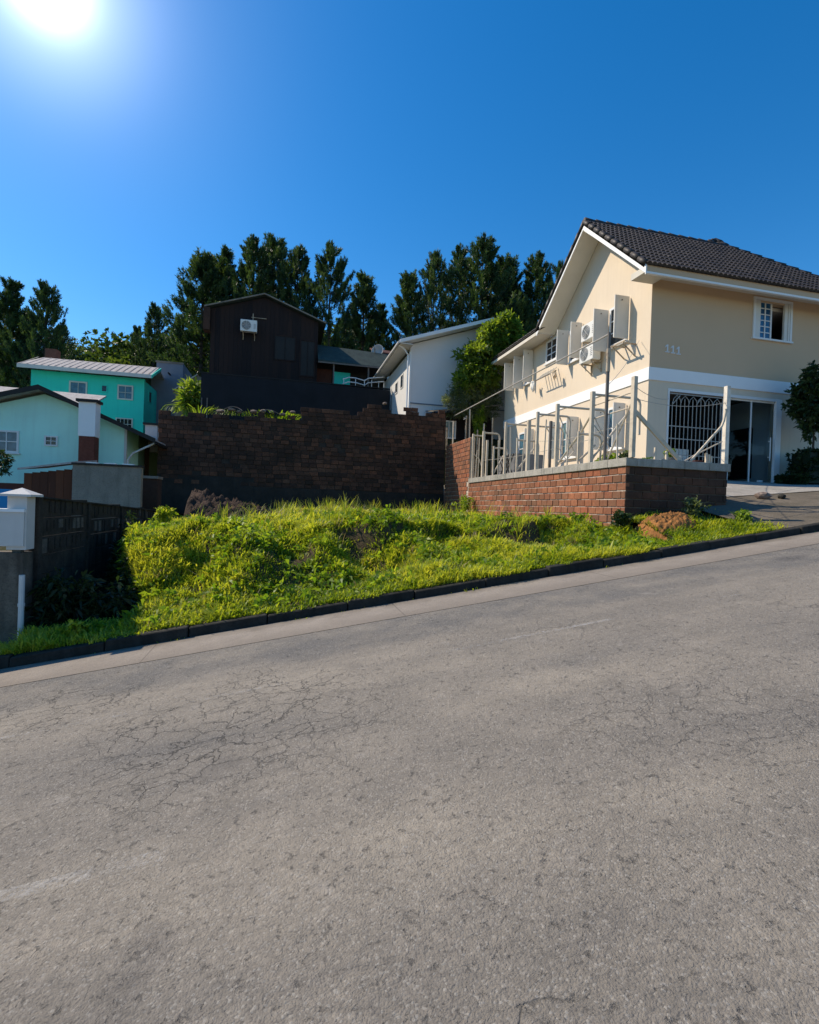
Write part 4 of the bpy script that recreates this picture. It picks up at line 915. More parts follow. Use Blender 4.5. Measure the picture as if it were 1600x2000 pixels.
def scatter(fn, x0, x1, y0, y1, n, seed, clump=True):
    r_ = np.random.default_rng(seed); X = r_.uniform(x0, x1, n); Y = r_.uniform(y0, y1, n)
    if clump:
        nc = n//26; cx, cy = r_.uniform(x0, x1, nc), r_.uniform(y0, y1, nc); idx = r_.integers(0, nc, n); m = r_.random(n) < .75
        X = np.where(m, cx[idx]+r_.normal(0, .045, n), X); Y = np.where(m, cy[idx]+r_.normal(0, .045, n), Y)
    X = np.clip(X, x0, x1); Y = np.clip(Y, y0, y1); cl = r_.random(n)
    return X, Y, fn(X, Y), r_
def patchy(X, Y, s=1.0): return np.clip(.5+.35*hsh(X, Y, .55*s)+.25*hsh(Y+5, X-2, 1.4*s), 0, 1)
def grass(name, fn, x0, x1, y0, y1, n, seed, h0, h1, wd, mat, label, keep=None):
    X, Y, Z, r_ = scatter(fn, x0, x1, y0, y1, n, seed)
    if keep is not None: k = keep(X, Y, r_); X, Y, Z = X[k], Y[k], Z[k]
    pt = patchy(X, Y); ln = (h0+(h1-h0)*pt)*r_.uniform(.5, 1.35, len(X)); v, f = blades(X, Y, Z-.02, ln, wd, .75, seed+1)
    tone = np.repeat(np.clip(.55*pt+.5*r_.uniform(0, 1, len(X)), 0, 1), 8); return tag(npmesh(name, v, f, mat, attr=tone), label, kind='stuff')
def keep_lot(X, Y, r_):
    pit = (X < pitx(Y)-.12) & (Y > 8.05); bare = (hsh(X+3, Y, 1.0) > .72) & (Y > 8.3) & (r_.random(len(X)) < .8); md = ((X+2.2)**2/4.6+(Y-17.0)**2/2.6 < 1); md2 = ((X+3.1)**2/.8+(Y-16.2)**2/.8 < 1); return ~(pit | bare | md | md2)
grass('grass', lot, -3.28, 6.6, 7.29, 11.2, 125000, 21, .06, .20, .016, M['grass'], 'sunlit green grass and weeds covering the bank above the kerb', keep_lot)
grass('grass', lot, -3.2, 6.6, 11.2, 21.2, 60000, 22, .08, .20, .024, M['grass'], 'taller grass on the flat back part of the lot', keep_lot)
grass('grass', vfr, 6.66, 8.7, 7.29, 9.0, 9000, 23, .08, .20, .016, M['grass'], 'short grass on the verge in front of the brick platform', lambda X, Y, r_: (X-6.66 < 2.2-(Y-7.3)*1.0) | (r_.random(len(X)) < .08))
grass('grass', lambda X, Y: rz(X)+.0*Y-.02, -6.5, 10.5, 7.08, 7.14, 1100, 24, .04, .09, .012, M['grass'], 'tiny grass tufts growing along the foot of the kerb', lambda X, Y, r_: np.sin(X*3.1)+np.sin(X*7.7) > .35)
# kerb-top overhang of short grass
def tall_weeds(name, n, box, seed, mat, h, wd, label, fn=lot, keepf=None):
    X, Y, Z, r_ = scatter(fn, *box, n, seed)
    if keepf is not None: k = keepf(X, Y, r_); X, Y, Z = X[k], Y[k], Z[k]
    v, f = blades(X, Y, Z-.02, h*r_.uniform(.6, 1.5, len(X)), wd, .5, seed); return tag(npmesh(name, v, f, mat, attr=np.repeat(r_.random(len(X)), 8)), label, kind='stuff')
tall_weeds('weeds', 1400, (-2, 6.5, 9.6, 20), 61, M['grass'], .42, .012, 'thin tall grass stalks rising from the lot')
grass('tussocks', lot, -3.2, 6.55, 7.35, 12.5, 9000, 27, .13, .27, .032, M['grass'], 'coarse wide-bladed grass tussocks on the bank', lambda X, Y, r_: keep_lot(X, Y, r_) & (hsh(X, Y, 2.1) > .1))
M['straw'] = leaf('dry_stems', [(.16, .12, .05), (.30, .23, .10), (.42, .34, .17)], .3, (1.3, 1.2, .9), 2)
grass('dry_stems', lot, -2.3, 6.55, 7.4, 20, 5200, 29, .12, .34, .010, M['straw'], 'dry straw-coloured stems among the green grass', lambda X, Y, r_: keep_lot(X, Y, r_) & (hsh(X+1, Y+4, 1.3) > -.1))
grass('kerb_top_grass', lambda X, Y: rz(X)+.125+0*Y, -3.2, 8.3, 7.17, 7.33, 5200, 30, .05, .15, .014, M['grass'], 'grass and creeping weeds spilling over the kerb top', lambda X, Y, r_: (Y > 7.27) | (np.sin(X*2.3)+np.sin(X*5.9+1) > .35))
# broad-leaved weeds on the bank
r_ = np.random.default_rng(70); n = 1100; X = r_.uniform(-2.9, 6.4, n); Y = r_.uniform(7.45, 13, n); k = keep_lot(X, Y, r_); X, Y = X[k], Y[k]; C = np.stack([X, Y, lot(X, Y)+.10*r_.random(len(X))], 1)
v, f, tn = tufts(C, np.tile(np.array([0, 0, .7]), (len(C), 1)), 9, .15, .026, .8, 71, r_.random(len(C)), .35); tag(npmesh('broadleaf_weeds', v, f, M['weed'], attr=tn), 'broad-leaved weeds scattered through the lot grass', kind='stuff')
# undergrowth beside the panel fence, leaf colour darkened for the pit's shade
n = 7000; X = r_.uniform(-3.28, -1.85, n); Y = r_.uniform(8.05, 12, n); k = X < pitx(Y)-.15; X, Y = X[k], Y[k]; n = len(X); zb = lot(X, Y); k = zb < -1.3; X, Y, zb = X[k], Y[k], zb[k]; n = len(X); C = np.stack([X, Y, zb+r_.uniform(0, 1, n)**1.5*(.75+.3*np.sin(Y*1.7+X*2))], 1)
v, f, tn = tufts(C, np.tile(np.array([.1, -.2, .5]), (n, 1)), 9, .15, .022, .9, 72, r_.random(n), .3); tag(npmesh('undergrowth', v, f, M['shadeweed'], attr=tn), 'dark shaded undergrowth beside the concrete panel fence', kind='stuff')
# single plants one can pick out
def plant(x_, y_, z_, h, label, seed, mat='weed', n=26, wd=.03, spread=.5, catg='plant', name='weed_plant'):
    r_ = np.random.default_rng(seed); X = x_+r_.normal(0, .05, n); Y = y_+r_.normal(0, .05, n); Z = np.full(n, z_)
    v, f = blades(X, Y, Z, h*r_.uniform(.5, 1.2, n), wd, spread, seed); C = np.stack([x_+r_.normal(0, h*.22, n*2), y_+r_.normal(0, h*.22, n*2), z_+r_.uniform(.2, .85, n*2)*h], 1)
    v2, f2, t2 = tufts(C, np.tile(np.array([0, 0, .5]), (len(C), 1)), 6, h*.22, wd*.7, .9, seed, r_.random(len(C)), .3)
    V = np.concatenate([v, v2]); Fq = np.concatenate([f, f2+len(v)]); return tag(npmesh(name, V, Fq, M[mat], attr=np.concatenate([np.repeat(r_.random(n), 8), t2])), label, catg)
plant(7.75, 8.5, float(vfr(np.array([7.75]), np.array([8.5]))[0]), .42, 'bushy weed before the dark end of the brick platform', 81, 'greybush')
plant(8.35, 7.95, float(vfr(np.array([8.35]), np.array([7.95]))[0]), .30, 'bright weed clump nearest the kerb end of the verge', 82)
plant(6.45, 8.9, float(lot(np.array([6.45]), np.array([8.9]))[0]), .38, 'dark weed clump at the foot of the platform corner', 83, 'darkleaf', 30)
plant(6.3, 10.2, float(lot(np.array([6.3]), np.array([10.2]))[0]), .40, 'green weed against the sunlit red block wall', 84)
plant(6.3, 17.6, float(lot(np.array([6.3]), np.array([17.6]))[0]), .75, 'tall weed where the low block wall meets the higher one', 85)
plant(-2.0, 9.6, -.4, .3, 'tall weed on the left rim of the grass bank', 86, 'grass')
plant(-2.6, 7.6, -1.9, .3, 'pale weed leaning over the kerb by the white pipe', 87, 'grass')
for i, (xx, yy, hh) in enumerate(((7.1, 9.75, .35), (7.3, 10.6, .4), (7.6, 11.4, .35), (7.5, 9.6, .22))):
    plant(xx, yy, 1.04, hh, ['leafy plant just behind the corner post on the terrace', 'leafy plant behind the steel pole on the terrace', 'plant further back on the terrace by the side wall', 'low plant behind the front coping near the corner'][i], 90+i, 'weed' if i else 'greybush')
def pot(x_, y_, r0, h, mat, label):
    t = thing('plant_pot', label, 'plant pot', (x_, y_, 1.04)); b = MB(); b.tube([(x_, y_, 1.04), (x_, y_, 1.04+h)], r0*.75, 12, r1=r0); b.tube([(x_, y_, 1.04+h-.03), (x_, y_, 1.04+h)], r0*1.08, 12, r1=r0*1.08); b.build('pot', M[mat], t)
pot(8.05, 9.55, .13, .22, 'darkfan', 'dark pot behind the front coping'); pot(8.25, 9.6, .1, .28, 'acwhite', 'white bucket behind the front coping'); pot(8.75, 9.55, .11, .2, 'brownpaint', 'brown pot beside the white front post')
plant(8.05, 9.55, 1.26, .2, 'small plant in the dark pot behind the coping', 95)

# ---------------------------------------------------------------- left boundary: pillar, parapet, precast fence
t = thing('gate_pillar', 'white pillar with pyramid cap at the left end of the lot', 'pillar', (-3.5, 8.1, -2.1))
MB().box(-3.61, -3.38, 8.0, 8.24, -.75, -.03).build('shaft', M['parapet'], t)
MB().box(-3.68, -3.31, 7.94, 8.31, -.03, .0).add([(-3.68, 7.94, .0), (-3.31, 7.94, .0), (-3.31, 8.31, .0), (-3.68, 8.31, .0), (-3.495, 8.125, .09)], [(0, 1, 4), (1, 2, 4), (2, 3, 4), (3, 0, 4)]).build('cap', M['parapet'], t)
t = thing('parapet_wall', 'white parapet panel on a stained concrete retaining wall at the left edge', 'wall', (-5, 8.1, -2.3))
MB().box(-9, -3.40, 8.03-.06, 8.2-.06, -.70, -.24).build('panel', M['parapet'], t); MB().box(-9, -3.39, 7.95, 8.16, -.24, -.20).build('coping', M['whitep'], t)
for xx in (-3.5, -3.9, -4.6, -5.3): MB().box(xx-.05, xx+.05, 8.02, 8.12, -.79, -.70).build('stub', M['oldconc'], t)
MB().box(-9, -3.40, 7.98, 8.3, -3.2, -.79).build('retaining_base', M['oldconc'], t)
t = thing('drain_pipe', 'white drain pipe down the end of the concrete retaining wall', 'pipe', (-3.37, 7.95, -2.1)); MB().tube([(-3.385, 7.93, -2.12), (-3.385, 7.93, -1.08)], .035, 10).build('pipe', M['pvc'], t)
MB().tube([(-3.385, 7.93, -1.5), (-3.385, 7.93, -1.46)], .042, 10).build('collar', M['pvc'], t)
b = MB(); b.box(-9, -3.4, 7.3, 7.98, -3, -2.0); 
vx2 = np.linspace(-16, -3.3, 50); vy2 = np.linspace(7.28, 8.0, 5); VX2, VY2 = np.meshgrid(vx2, vy2); tag(npmesh('left_verge', np.stack([VX2, VY2, rz(VX2)+.10], -1).reshape(-1, 3), grid_faces(5, 50), M['soil'], smooth=True), 'narrow grass strip below the concrete retaining wall', kind='structure')
grass('grass', lambda X, Y: rz(X)+.10, -6.5, -3.3, 7.3, 7.95, 4200, 25, .06, .14, .015, M['grass'], 'short grass below the concrete retaining wall at far left')
pf = thing('concrete_panel_fence', 'dark mouldy precast concrete panel fence receding along the left side of the lot', 'fence', (-3.4, 8.3, -2))
y = 8.27; k = 0
while y < 21:
    w = 1.9; zt = -.03-.042*(y-8)
    MB().box(-3.46, -3.34, y, y+.12, -3.1, zt).build('post', M['precast'], pf)
    for r_i in range(11):
        z1 = zt-.02-r_i*.272; MB().box(-3.42, -3.375, y+.12, y+w, z1-.262, z1).build('panel', M['precast'], pf)
        if y < 14 and r_i < 3:
            b = MB(); rr_ = random.Random(k*10+r_i); yy = y+.17
            while yy < y+w-.16:
                ww = rr_.uniform(.07, .16); hh_ = rr_.uniform(.14, .22); MB().box(-3.374, -3.360, yy, yy+ww, z1-.02-hh_, z1-.03).build('raised_moulding', M['precastp'] if rr_.random() < (.5 if r_i == 1 else .12) else M['precast'], pf); yy += ww+rr_.uniform(.05, .14)
            pass
    y += w; k += 1
MB().prism([(-3.47, 8.27, -.03-.0113+.0), (-3.33, 8.27, -.0413), (-3.33, 21, -.576), (-3.47, 21, -.576)], (0, 0, .025)).build('top_rail', M['precast'], pf)

# ---------------------------------------------------------------- lower left buildings
t = thing('boundary_wall', 'plain grey rendered wall behind the concrete panel fence', 'wall', (-4.2, 14, -1.4))
MB().box(-4.98, -3.47, 14.0, 14.18, -1.6, .76).build('wall', M['greywall'], t); MB().box(-5.0, -3.45, 13.97, 14.21, .76, .81).build('coping', M['darkmortar'], t)
for i, xx in enumerate((-4.7, -4.3, -3.9)): MB().box(xx, xx+.25, 13.99, 14.15, .81, .835).build('coping_patch', M['whitep'], t)
t = thing('brick_stub', 'short dark brick pier right of the grey rendered wall', 'brick wall', (-3.9, 15.5, -1)); MB().box(-3.9, -3.4, 15.4, 15.9, -1.2, .55).build('pier', M['darkbrick'], t); MB().box(-3.95, -3.38, 15.35, 15.95, .55, .62).build('cap', M['greywall'], t)
t = thing('wooden_shed', 'brown wooden lean-to shed with pale sloping roof beside the aqua house', 'shed', (-5.6, 14.6, -1.4))
i = 0; xx = -6.12
while xx < -5.0: MB().box(xx, xx+.165, 14.3+.004*(i % 2), 14.34+.004*(i % 2), -1.4, .52+.17*(xx+6.1)/1.1).build('board', M['redplank'], t); xx += .17; i += 1
MB().box(-6.12, -4.99, 14.345, 15.6, -1.4, .48).build('shed_body', M['brownpaint'], t)
MB().prism([(-6.2, 14.15, .58), (-4.99, 14.15, .80), (-4.99, 15.7, .95), (-6.2, 15.7, .72)], (0, 0, .045)).build('roof', M['fibro'], t)
# aqua house
A = thing('aqua_house', 'pale aqua gabled house with brick-footed chimney at the lower left', 'house', (-9, 20, -1.5))
af = front(20.0)
MB().prism([(-12.6, 20, -2), (-5.48, 20, -2), (-5.48, 20, 2.55), (-8.02, 20, 3.42), (-12.6, 20, 1.95)], (0, .2, 0)).box(-5.68, -5.48, 20.2, 21.6, -2, 2.5).build('front_wall', M['aqua'], A)
MB().box(-5.75, -5.46, 21.6, 27, -2, 2.45).build('side_wall', M['olive'], A)
MB().box(-5.52, -5.44, 19.97, 20.05, .6, 2.5).build('corner_trim', M['parapet'], A)
rf_ = MB(); rf_.prism([(-8.02, 19.55, 3.52), (-4.45, 19.55, 1.98), (-4.45, 27, 1.98), (-8.02, 27, 3.52)], (0, 0, .09)); rf_.prism([(-8.02, 19.55, 3.52), (-12.9, 19.55, 1.98), (-12.9, 27, 1.98), (-8.02, 27, 3.52)], (0, 0, .09))
rf_.build('roof', M['fibro'], A)
MB().prism([(-8.02, 19.5, 3.64), (-4.42, 19.5, 2.09), (-4.42, 19.5, 1.94), (-8.02, 19.5, 3.48)], (0, .05, 0)).prism([(-8.02, 19.5, 3.64), (-12.9, 19.5, 2.10), (-12.9, 19.5, 1.95), (-8.02, 19.5, 3.48)], (0, .05, 0)).build('rake_board', M['black'], A)
MB().box(-4.46, -4.40, 19.56, 27, 1.9, 2.0).build('eave_board', M['black'], A)
window(A, af, -9.75, -8.73, 1.38, 2.12, M['upvc'], M['pane'], 3, 2, .06, .04, .03, True)
window(A, af, -7.98, -7.58, 1.67, 2.02, M['upvc'], M['paneD'], 2, 2, .05, .04, .02)
MB().box(-5.44, -5.42, 22.4, 23.0, .2, 2.05).build('door', M['brownpaint'], A)
MB().tube([(-4.5, 19.8, 1.95), (-4.75, 19.75, 1.8), (-5.2, 19.8, 1.55), (-5.36, 19.85, 1.3), (-5.36, 19.85, .4)], .035, 8).build('downpipe', M['pvc'], A)
ch = MB().box(-6.64, -6.14, 19.02, 19.49, 1.98, 3.10).build('chimney', M['whitep'], A)
MB().box(-6.62, -6.16, 19.04, 19.485, .1, 1.975).build('chimney_base', brickmat('chimney_brick', [(.22, .07, .045), (.15, .05, .035), (.26, .09, .06)], .3, (.05, .02, .015)), ch)
MB().box(-6.71, -6.07, 18.95, 19.495, 3.10, 3.19).build('chimney_cap', M['black'], ch)
for yy in (24.5, 25.6, 26.6): MB().box(-4.62, -4.54, yy, yy+.08, -.5, 1.95).build('porch_post', M['parapet'], A)
ch = MB().box(-5.6, -5.15, 23.0, 23.4, 1.9, 3.0).build('chimney', M['parapet'], A); MB().box(-5.68, -5.07, 22.92, 23.48, 3.0, 3.08).build('chimney_cap', M['black'], ch)
MB().box(-12, -9.05, 17.2, 17.3, -1.8, .35) 
t = thing('blue_gate', 'plain blue panel standing in front of the aqua house', 'panel', (-9, 15.5, -1.2)); MB().box(-9.8, -6.85, 15.4, 15.46, -1.3, .12).build('panel', M['bluepanel'], t); MB().box(-9.8, -6.45, 15.47, 15.6, -1.3, .28).build('frame', M['brownpaint'], t)
bush('round_bush', (-8.65, 18.2, .95), (.5, .4, .45), 220, .10, .02, M['darkleaf'], 131, 'round dark green bush against the aqua wall', -.5)
# low roof seen behind the aqua house
t = thing('low_shed', 'low outbuilding with a light corrugated roof between the aqua and teal houses', 'outbuilding', (-10, 27.5, 0)); MB().box(-15, -9.35, 27.9, 30, -1, 4.3).build('wall', M['aqua'], t)
MB().prism([(-15.5, 27.4, 4.28), (-9.2, 27.4, 4.15), (-9.2, 30, 5.2), (-15.5, 30, 5.3)], (0, 0, .08)).build('roof', M['fibro'], t)
# teal house
TH = thing('teal_house', 'bright teal two-storey house with light tiled roof', 'house', (-11, 33, 1)); tf_ = front(33.0)
MB().box(-13.92, -8.15, 33.0, 33.25, -1, 6.95).box(-13.92, -13.7, 33.25, 39, -1, 6.95).build('front_wall', M['teal'], TH); MB().box(-8.4, -8.15, 33.25, 39, -1, 6.85).build('side_wall', M['teal'], TH)
MB().box(-14, -8.1, 36.9, 38.9, -1, 6.9).build('rear_wall', M['teal'], TH)
rf2 = MB().prism([(-14.35, 32.4, 7.02), (-7.65, 32.4, 6.98), (-7.75, 34.6, 7.95), (-14.0, 34.6, 7.95)], (0, 0, .10)).prism([(-14.0, 34.6, 7.95), (-7.75, 34.6, 7.95), (-7.65, 39.5, 6.8), (-14.35, 39.5, 6.8)], (0, 0, .1)).build('roof', M['fibro'], TH)
for i in range(20):
    xx = -14.25+i*.335; MB().prism([(xx, 32.4, 7.125), (xx+.04, 32.4, 7.125), (xx+.04, 34.6, 8.055), (xx, 34.6, 8.055)], (0, 0, .014)).build('roof_rib', M['fibro'], rf2)
MB().box(-14.35, -7.65, 32.37, 32.41, 6.9, 7.1).build('fascia', M['parapet'], TH); MB().prism([(-7.66, 32.38, 7.08), (-7.66, 32.38, 6.9), (-7.66, 34.6, 7.86), (-7.66, 34.6, 8.03)], (.05, 0, 0)).build('rake_board', M['teal'], TH)
window(TH, tf_, -12.02, -11.1, 5.58, 6.5, M['parapet'], M['pane'], 2, 1, .08, .05); window(TH, tf_, -9.55, -8.72, 5.65, 6.5, M['parapet'], M['pane'], 2, 2, .08, .05); window(TH, tf_, -10.4, -10.07, 6.0, 6.42, M['teal'], M['paneD'], 1, 1, .05, .03)
window(TH, tf_, -9.6, -8.7, 3.9, 4.6, M['parapet'], M['paneD'], 4, 2, .06, .05); window(TH, rightf(-8.15), 34, 34.7, 5.8, 6.5, M['teal'], M['paneD'], 1, 1, .05, .03)
ch = MB().box(-14.15, -13.55, 35.2, 35.8, 7.4, 8.75).build('chimney', brickmat('far_chimney_brick', [(.20, .09, .06), (.14, .07, .05)], .3, (.1, .06, .04)), TH)
# grey-blue building
t = thing('grey_building', 'flat-roofed grey-blue building between the teal house and the dark house', 'building', (-7, 36, 2))
MB().box(-8.35, -6.75, 36.6, 40, 2, 8.95).build('upper_box', M['greyblue'], t); MB().box(-8.5, -5.6, 36.0, 40, 1, 7.85).build('lower_box', M['greyblue'], t); MB().box(-8.4, -6.7, 36.55, 36.6, 8.87, 8.97).build('parapet', M['greywall'], t); MB().tube([(-7.5, 36.0, 8.1), (-7.5, 36.5, 8.1)], .06, 8).build('vent', M['black'], t)
t = thing('small_gabled_wall', 'little pale gabled outhouse wall left of the dark house', 'outhouse', (-5, 31, 3))
MB().prism([(-6.1, 31, 2), (-4.72, 31, 2), (-4.72, 31, 6.9), (-5.0, 31, 6.95), (-6.1, 31, 6.0)], (0, 1.5, 0)).build('wall', M['greywall'], t); MB().prism([(-6.2, 30.9, 5.98), (-4.95, 30.9, 6.98), (-4.95, 32.5, 6.98), (-6.2, 32.5, 5.98)], (0, 0, .07)).build('roof', M['fibro'], t)
bush('banana_plant', (-5.1, 30.2, 5.6), (.5, .3, .8), 60, .55, .07, M['bush'], 141, 'yellow-green long-leaved plant at the left foot of the dark house', 3.5, 'plant')
def wall_weeds(x0, x1, y, zf, n, seed, label, mat='bush', h=.35):
    r_ = np.random.default_rng(seed); X = r_.uniform(x0, x1, n); Y = y+r_.normal(0, .12, n); Z = np.array([zf(a) for a in X]); v, f = blades(X, Y, Z, h*r_.uniform(.5, 1.4, n), .05, .9, seed); return tag(npmesh('wall_top_weeds', v, f, M[mat], attr=np.repeat(r_.random(n), 8)), label, kind='stuff')
wall_weeds(-4.7, -3.0, 21.6, lambda a: 3.38, 40, 151, 'broad yellow-green weeds on the left end of the dark wall', h=.4); wall_weeds(-3.0, .5, 21.65, lambda a: 3.42, 150, 152, 'weeds between rubble on the dark wall top', 'weed', .3)

# ---------------------------------------------------------------- dark wooden house
D = thing('dark_wooden_house', 'tall dark brown wooden house with shallow gable roof', 'house', (-1, 30, 5))
x0, x1 = -4.2, 1.55
def gtop(x): return 11.42 - (x+1.42)*.355 if x > -1.42 else 11.42 + (x+1.42)*.34
MB().prism([(x0, 30.03, 3.5), (x1, 30.03, 3.5), (x1, 30.03, gtop(x1)-.02), (-1.42, 30.03, 11.4), (x0, 30.03, gtop(x0)-.02)], (0, 5, 0)).build('frame', M['black'], D)
nb = 24; bwid = (x1-x0)/nb
for i in range(nb):
    a, c = x0+i*bwid, x0+(i+1)*bwid-.012; zb = 4.4 if c < .9 else 6.95
    MB().prism([(a, 30.0+.006*(i % 2), zb), (c, 30.0+.006*(i % 2), zb), (c, 30.0+.006*(i % 2), gtop(c)-.04), (a, 30.0+.006*(i % 2), gtop(a)-.04)], (0, .025, 0)).build('plank', M['darkplank'], D)
MB().prism([(-1.42, 29.75, 11.45), (1.95, 29.75, 10.24), (1.95, 35.4, 10.24), (-1.42, 35.4, 11.45)], (0, 0, .06)).prism([(-1.42, 29.75, 11.45), (-4.5, 29.75, 10.40), (-4.5, 35.4, 10.40), (-1.42, 35.4, 11.45)], (0, 0, .06)).build('roof', M['greenroof'], D)
MB().prism([(-1.42, 29.7, 11.53), (1.97, 29.7, 10.31), (1.97, 29.7, 10.24), (-1.42, 29.7, 11.46)], (0, .04, 0)).prism([(-1.42, 29.7, 11.53), (-4.52, 29.7, 10.48), (-4.52, 29.7, 10.41), (-1.42, 29.7, 11.46)], (0, .04, 0)).build('rake_board', M['greywall'], D)
MB().box(-4.55, -4.22, 29.7, 30.4, 9.2, 10.4).build('side_brick', M['darkbrick'], D)
df = front(30.0)
window(D, df, .55, 1.45, 7.2, 9.3, M['darkplank'], M['black'], 2, 1, .08, .04); window(D, df, -.85, .35, 8.0, 9.4, M['darkplank'], M['black'], 2, 1, .06, .035)
for xx in (-4.1, -2.0, .8): MB().box(xx, xx+.06, 29.9, 29.97, 5.4, 6.9).build('timber_post', M['bracket'] if xx > .5 else M['darkplank'], D)
ac_unit((-2.2, 29.82, 9.28), 'white air conditioner unit high on the dark wooden wall', False, None, .86, .62, .3, .15)
t = thing('conduit', 'thin pale conduit cross above the air conditioner on the dark house', 'conduit', (-2.2, 29.95, 9.9)); MB().box(-2.03, -1.99, 29.93, 29.97, 9.92, 10.4).build('riser', M['bracket'], t); MB().box(-2.1, -1.3, 29.94, 29.97, 10.18, 10.21).build('branch', M['bracket'], t)
t = thing('lean_to', 'low lean-to with dark green roof joined to the right of the dark house', 'lean-to', (3.5, 30, 5))
MB().prism([(1.57, 29.4, 8.02), (5.8, 29.4, 7.92), (5.8, 30.9, 9.15), (1.57, 30.9, 9.28)], (0, 0, .08)).build('roof', M['greenroof'], t); MB().box(1.57, 5.8, 29.36, 29.4, 7.92, 8.0).build('gutter', M['darkpole'], t)
MB().box(1.57, 5.8, 30.95, 31.1, 4, 8.9).build('rear_wall', M['black'], t); MB().box(1.2, 2.45, 30.6, 30.75, 5, 7.9).build('panel', M['brownpaint'], t); MB().box(2.5, 3.5, 30.4, 30.5, 5, 7.75).build('teal_panel', M['teal'], t)
for xx in (2.42, 4.4, 5.7): MB().box(xx, xx+.08, 29.5, 29.58, 5, 7.95).build('post', M['darkpole'], t)
t = thing('white_railing', 'white metal railing on the terrace under the green lean-to roof', 'railing', (4, 28.6, 6.5))
for k in range(2): MB().tube([(2.9, 28.6, 6.92-.25*k), (3.2, 28.6, 7.05-.25*k), (3.6, 28.6, 7.05-.25*k), (4.1, 28.6, 6.95-.25*k), (4.3, 28.6, 7.1-.25*k), (5.2, 28.6, 7.25-.25*k)], .03, 6).build('rail', M['upvc'], t)
for xx in (2.95, 3.6, 4.1, 4.5, 4.9, 5.2): MB().tube([(xx, 28.6, 6.3), (xx, 28.6, 7.0)], .02, 6).build('baluster', M['upvc'], t)
t = thing('black_boundary_wall', 'long plain black boundary wall in front of the dark wooden house', 'wall', (.5, 28, 4)); MB().prism([(-4.3, 28, 2.6), (5.45, 28, 2.6), (5.45, 28, 6.4), (.7, 28, 6.46), (-4.3, 28, 6.5)], (0, .18, 0)).build('wall', M['blackwall'], t); MB().box(-4.3, 5.45, 27.97, 28.21, 6.46, 6.5).build('coping', M['black'], t)
for xx, zz in ((-4.26, 5.2), (-4.0, 5.2)): MB().box(xx, xx+.05, 27.93, 27.98, 3.4, zz).build('pipe', M['darkpole'], t)
t = thing('satellite_dish', 'grey satellite dish on the lean-to roof beside the white house', 'satellite dish', (5.0, 30.9, 8.9))
bm = bmesh.new(); bmesh.ops.create_uvsphere(bm, u_segments=20, v_segments=10, radius=.55)
bmesh.ops.delete(bm, geom=[v for v in bm.verts if v.co.z > -.28], context='VERTS'); me = bpy.data.meshes.new('dish'); bm.to_mesh(me); bm.free(); me.materials.append(M['dish']); me.polygons.foreach_set('use_smooth', [True]*len(me.polygons))
do = bpy.data.objects.new('dish', me); link(do, t); do.matrix_parent_inverse = Matrix.Identity(4); do.location = (0, 0, .62); do.rotation_euler = (R(80), 0, R(-35)); do.scale = (.9, .9, 1); so_ = do.modifiers.new('s', 'SOLIDIFY'); so_.thickness = .015
MB().tube([(5.0, 30.9, 8.9), (5.0, 30.95, 9.5)], .03, 6).tube([(5.0, 30.9, 9.2), (4.85, 30.3, 9.4)], .015, 6).build('mast', M['darkpole'], t)
# little red-roofed house bit behind dish
t = thing('far_house', 'small pale house with a reddish roof peeking behind the satellite dish', 'house', (7, 36, 6)); MB().box(6.3, 9.5, 36.3, 39, 5, 10.6).build('wall', M['parapet'], t); MB().prism([(5.9, 35.8, 10.75), (9.9, 35.8, 10.4), (9.9, 39, 11.7), (5.9, 39, 11.9)], (0, 0, .1)).build('roof', M['brownpaint'], t)
# white house
WHs = thing('white_house', 'white rendered house with white eaves between the dark house and the cream house', 'house', (7.5, 24, 4))
X0 = 5.58; MB().prism([(X0, 24, 2.5), (11.2, 24, 2.5), (11.2, 24, 8.35), (9.5, 24, 9.08), (X0, 24, 7.74)], (0, .2, 0)).build('front_wall', M['housewhite'], WHs)
MB().box(X0, X0+.2, 24.2, 31, 2.5, 7.4).build('side_wall', M['parapet'], WHs); MB().box(X0-.02, X0+.06, 23.95, 24.0, 4, 7.4).build('corner_trim', M['whitep'], WHs)
MB().prism([(4.95, 23.4, 7.62), (9.5, 23.4, 9.16), (9.5, 31.2, 9.16), (4.95, 31.2, 7.62)], (0, 0, .10)).prism([(9.5, 23.4, 9.16), (14.0, 23.4, 7.3), (14.0, 31.2, 7.3), (9.5, 31.2, 9.16)], (0, 0, .10)).build('roof', M['fibro'], WHs)
MB().prism([(4.93, 23.36, 7.74), (9.5, 23.36, 9.28), (9.5, 23.36, 9.12), (4.93, 23.36, 7.58)], (0, .04, 0)).build('rake_board', M['whitep'], WHs)
MB().prism([(4.97, 23.41, 7.60), (9.5, 23.41, 9.14), (9.5, 23.99, 9.14), (4.97, 23.99, 7.60)], (0, 0, -.02)).build('gable_soffit', M['whitep'], WHs)
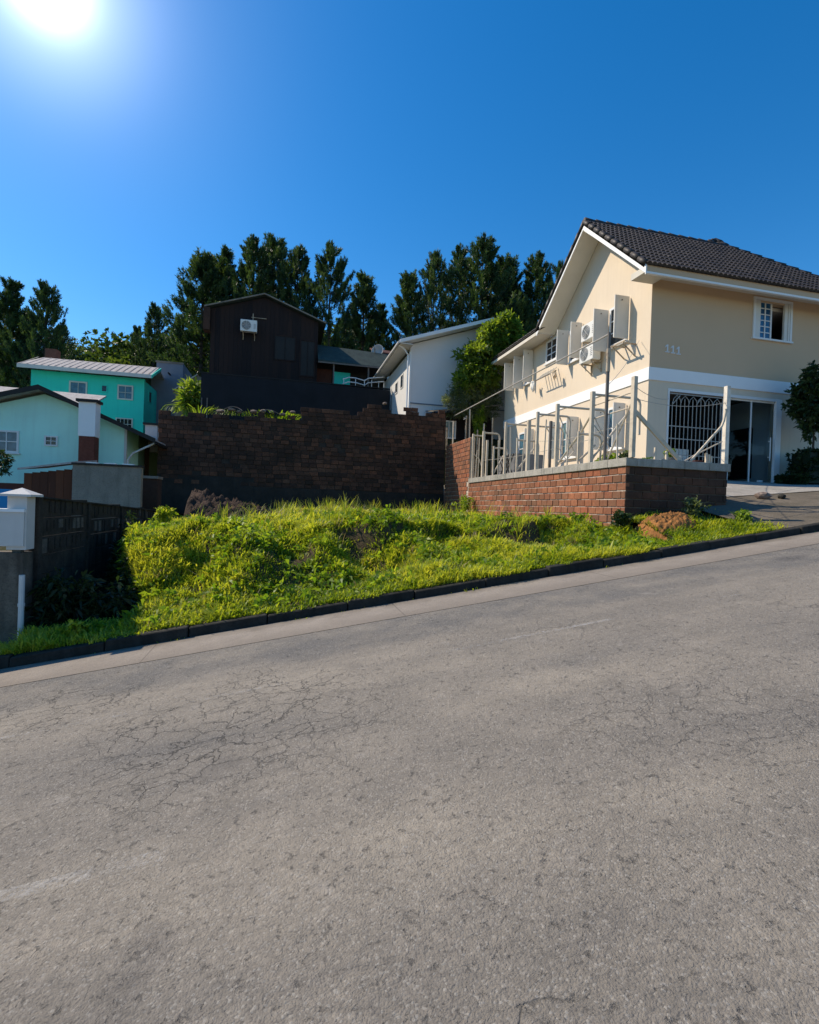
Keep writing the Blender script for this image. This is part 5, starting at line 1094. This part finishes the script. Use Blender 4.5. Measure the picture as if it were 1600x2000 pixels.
MB().prism([(4.97, 23.42, 7.60), (X0-.01, 23.42, 7.60), (X0-.01, 31, 7.60), (4.97, 31, 7.60)], (0, 0, -.04)).build('eave_soffit', M['soffit'], WHs)
MB().tube([(4.9, 23.4, 7.62), (4.9, 31.2, 7.58)], .06, 8).build('gutter', M['parapet'], WHs); MB().tube([(4.95, 23.7, 7.55), (5.2, 23.75, 7.45), (5.45, 23.88, 7.2), (5.47, 23.88, 4)], .04, 8).build('downpipe', M['whitep'], WHs)
lw_ = leftf(X0); window(WHs, lw_, 25.3, 25.9, 6.0, 6.7, M['parapet'], M['paneD'], 1, 1, .05, .03); window(WHs, lw_, 26.6, 27.2, 6.0, 6.6, M['parapet'], M['paneD'], 1, 1, .05, .03)
MB().box(X0+.07, 11.2, 23.96, 23.995, 4.95, 5.0).build('ledge', M['greyblue'], WHs)
# back shed and window right of dark wall
t = thing('back_shed', 'dark shed with a pale blue window behind the right end of the dark wall', 'shed', (8, 23.4, 2)); sf = front(23.3)
MB().box(6.6, 9.6, 23.3, 23.9, 1, 4.5).build('wall', M['darkplank'], t); window(t, sf, 7.05, 7.75, 3.3, 4.15, M['upvc'], M['paneL'], 2, 1, .06, .04)
MB().prism([(6.4, 22.5, 4.35), (9.7, 22.5, 4.9), (9.7, 23.9, 5.1), (6.4, 23.9, 4.6)], (0, 0, .05)).build('roof', M['oldconc'], t)
t = thing('timber_props', 'thin grey poles standing behind the higher red block wall', 'poles', (8, 22.0, 1.05))
for i, xx in enumerate((6.95, 7.2, 7.75, 8.0, 8.35, 8.6, 9.1)): MB().tube([(xx, 22.0, 1.05), (xx+.05*(i % 3-1), 22.0, 3.6+.3*(i % 4))], .035, 6).build('pole', M['pole' if i % 2 else 'bracket'], t)
cloth(7.6, 7.9, 0, .1, M['darkfan'], 'grey cloth hanging at the back sheds', x=7.7, seed=5); 
bpy.data.objects[[o.name for o in bpy.data.objects if o.name.startswith('hanging_cloth')][-1]].location = (0, 14.2, 4.1)
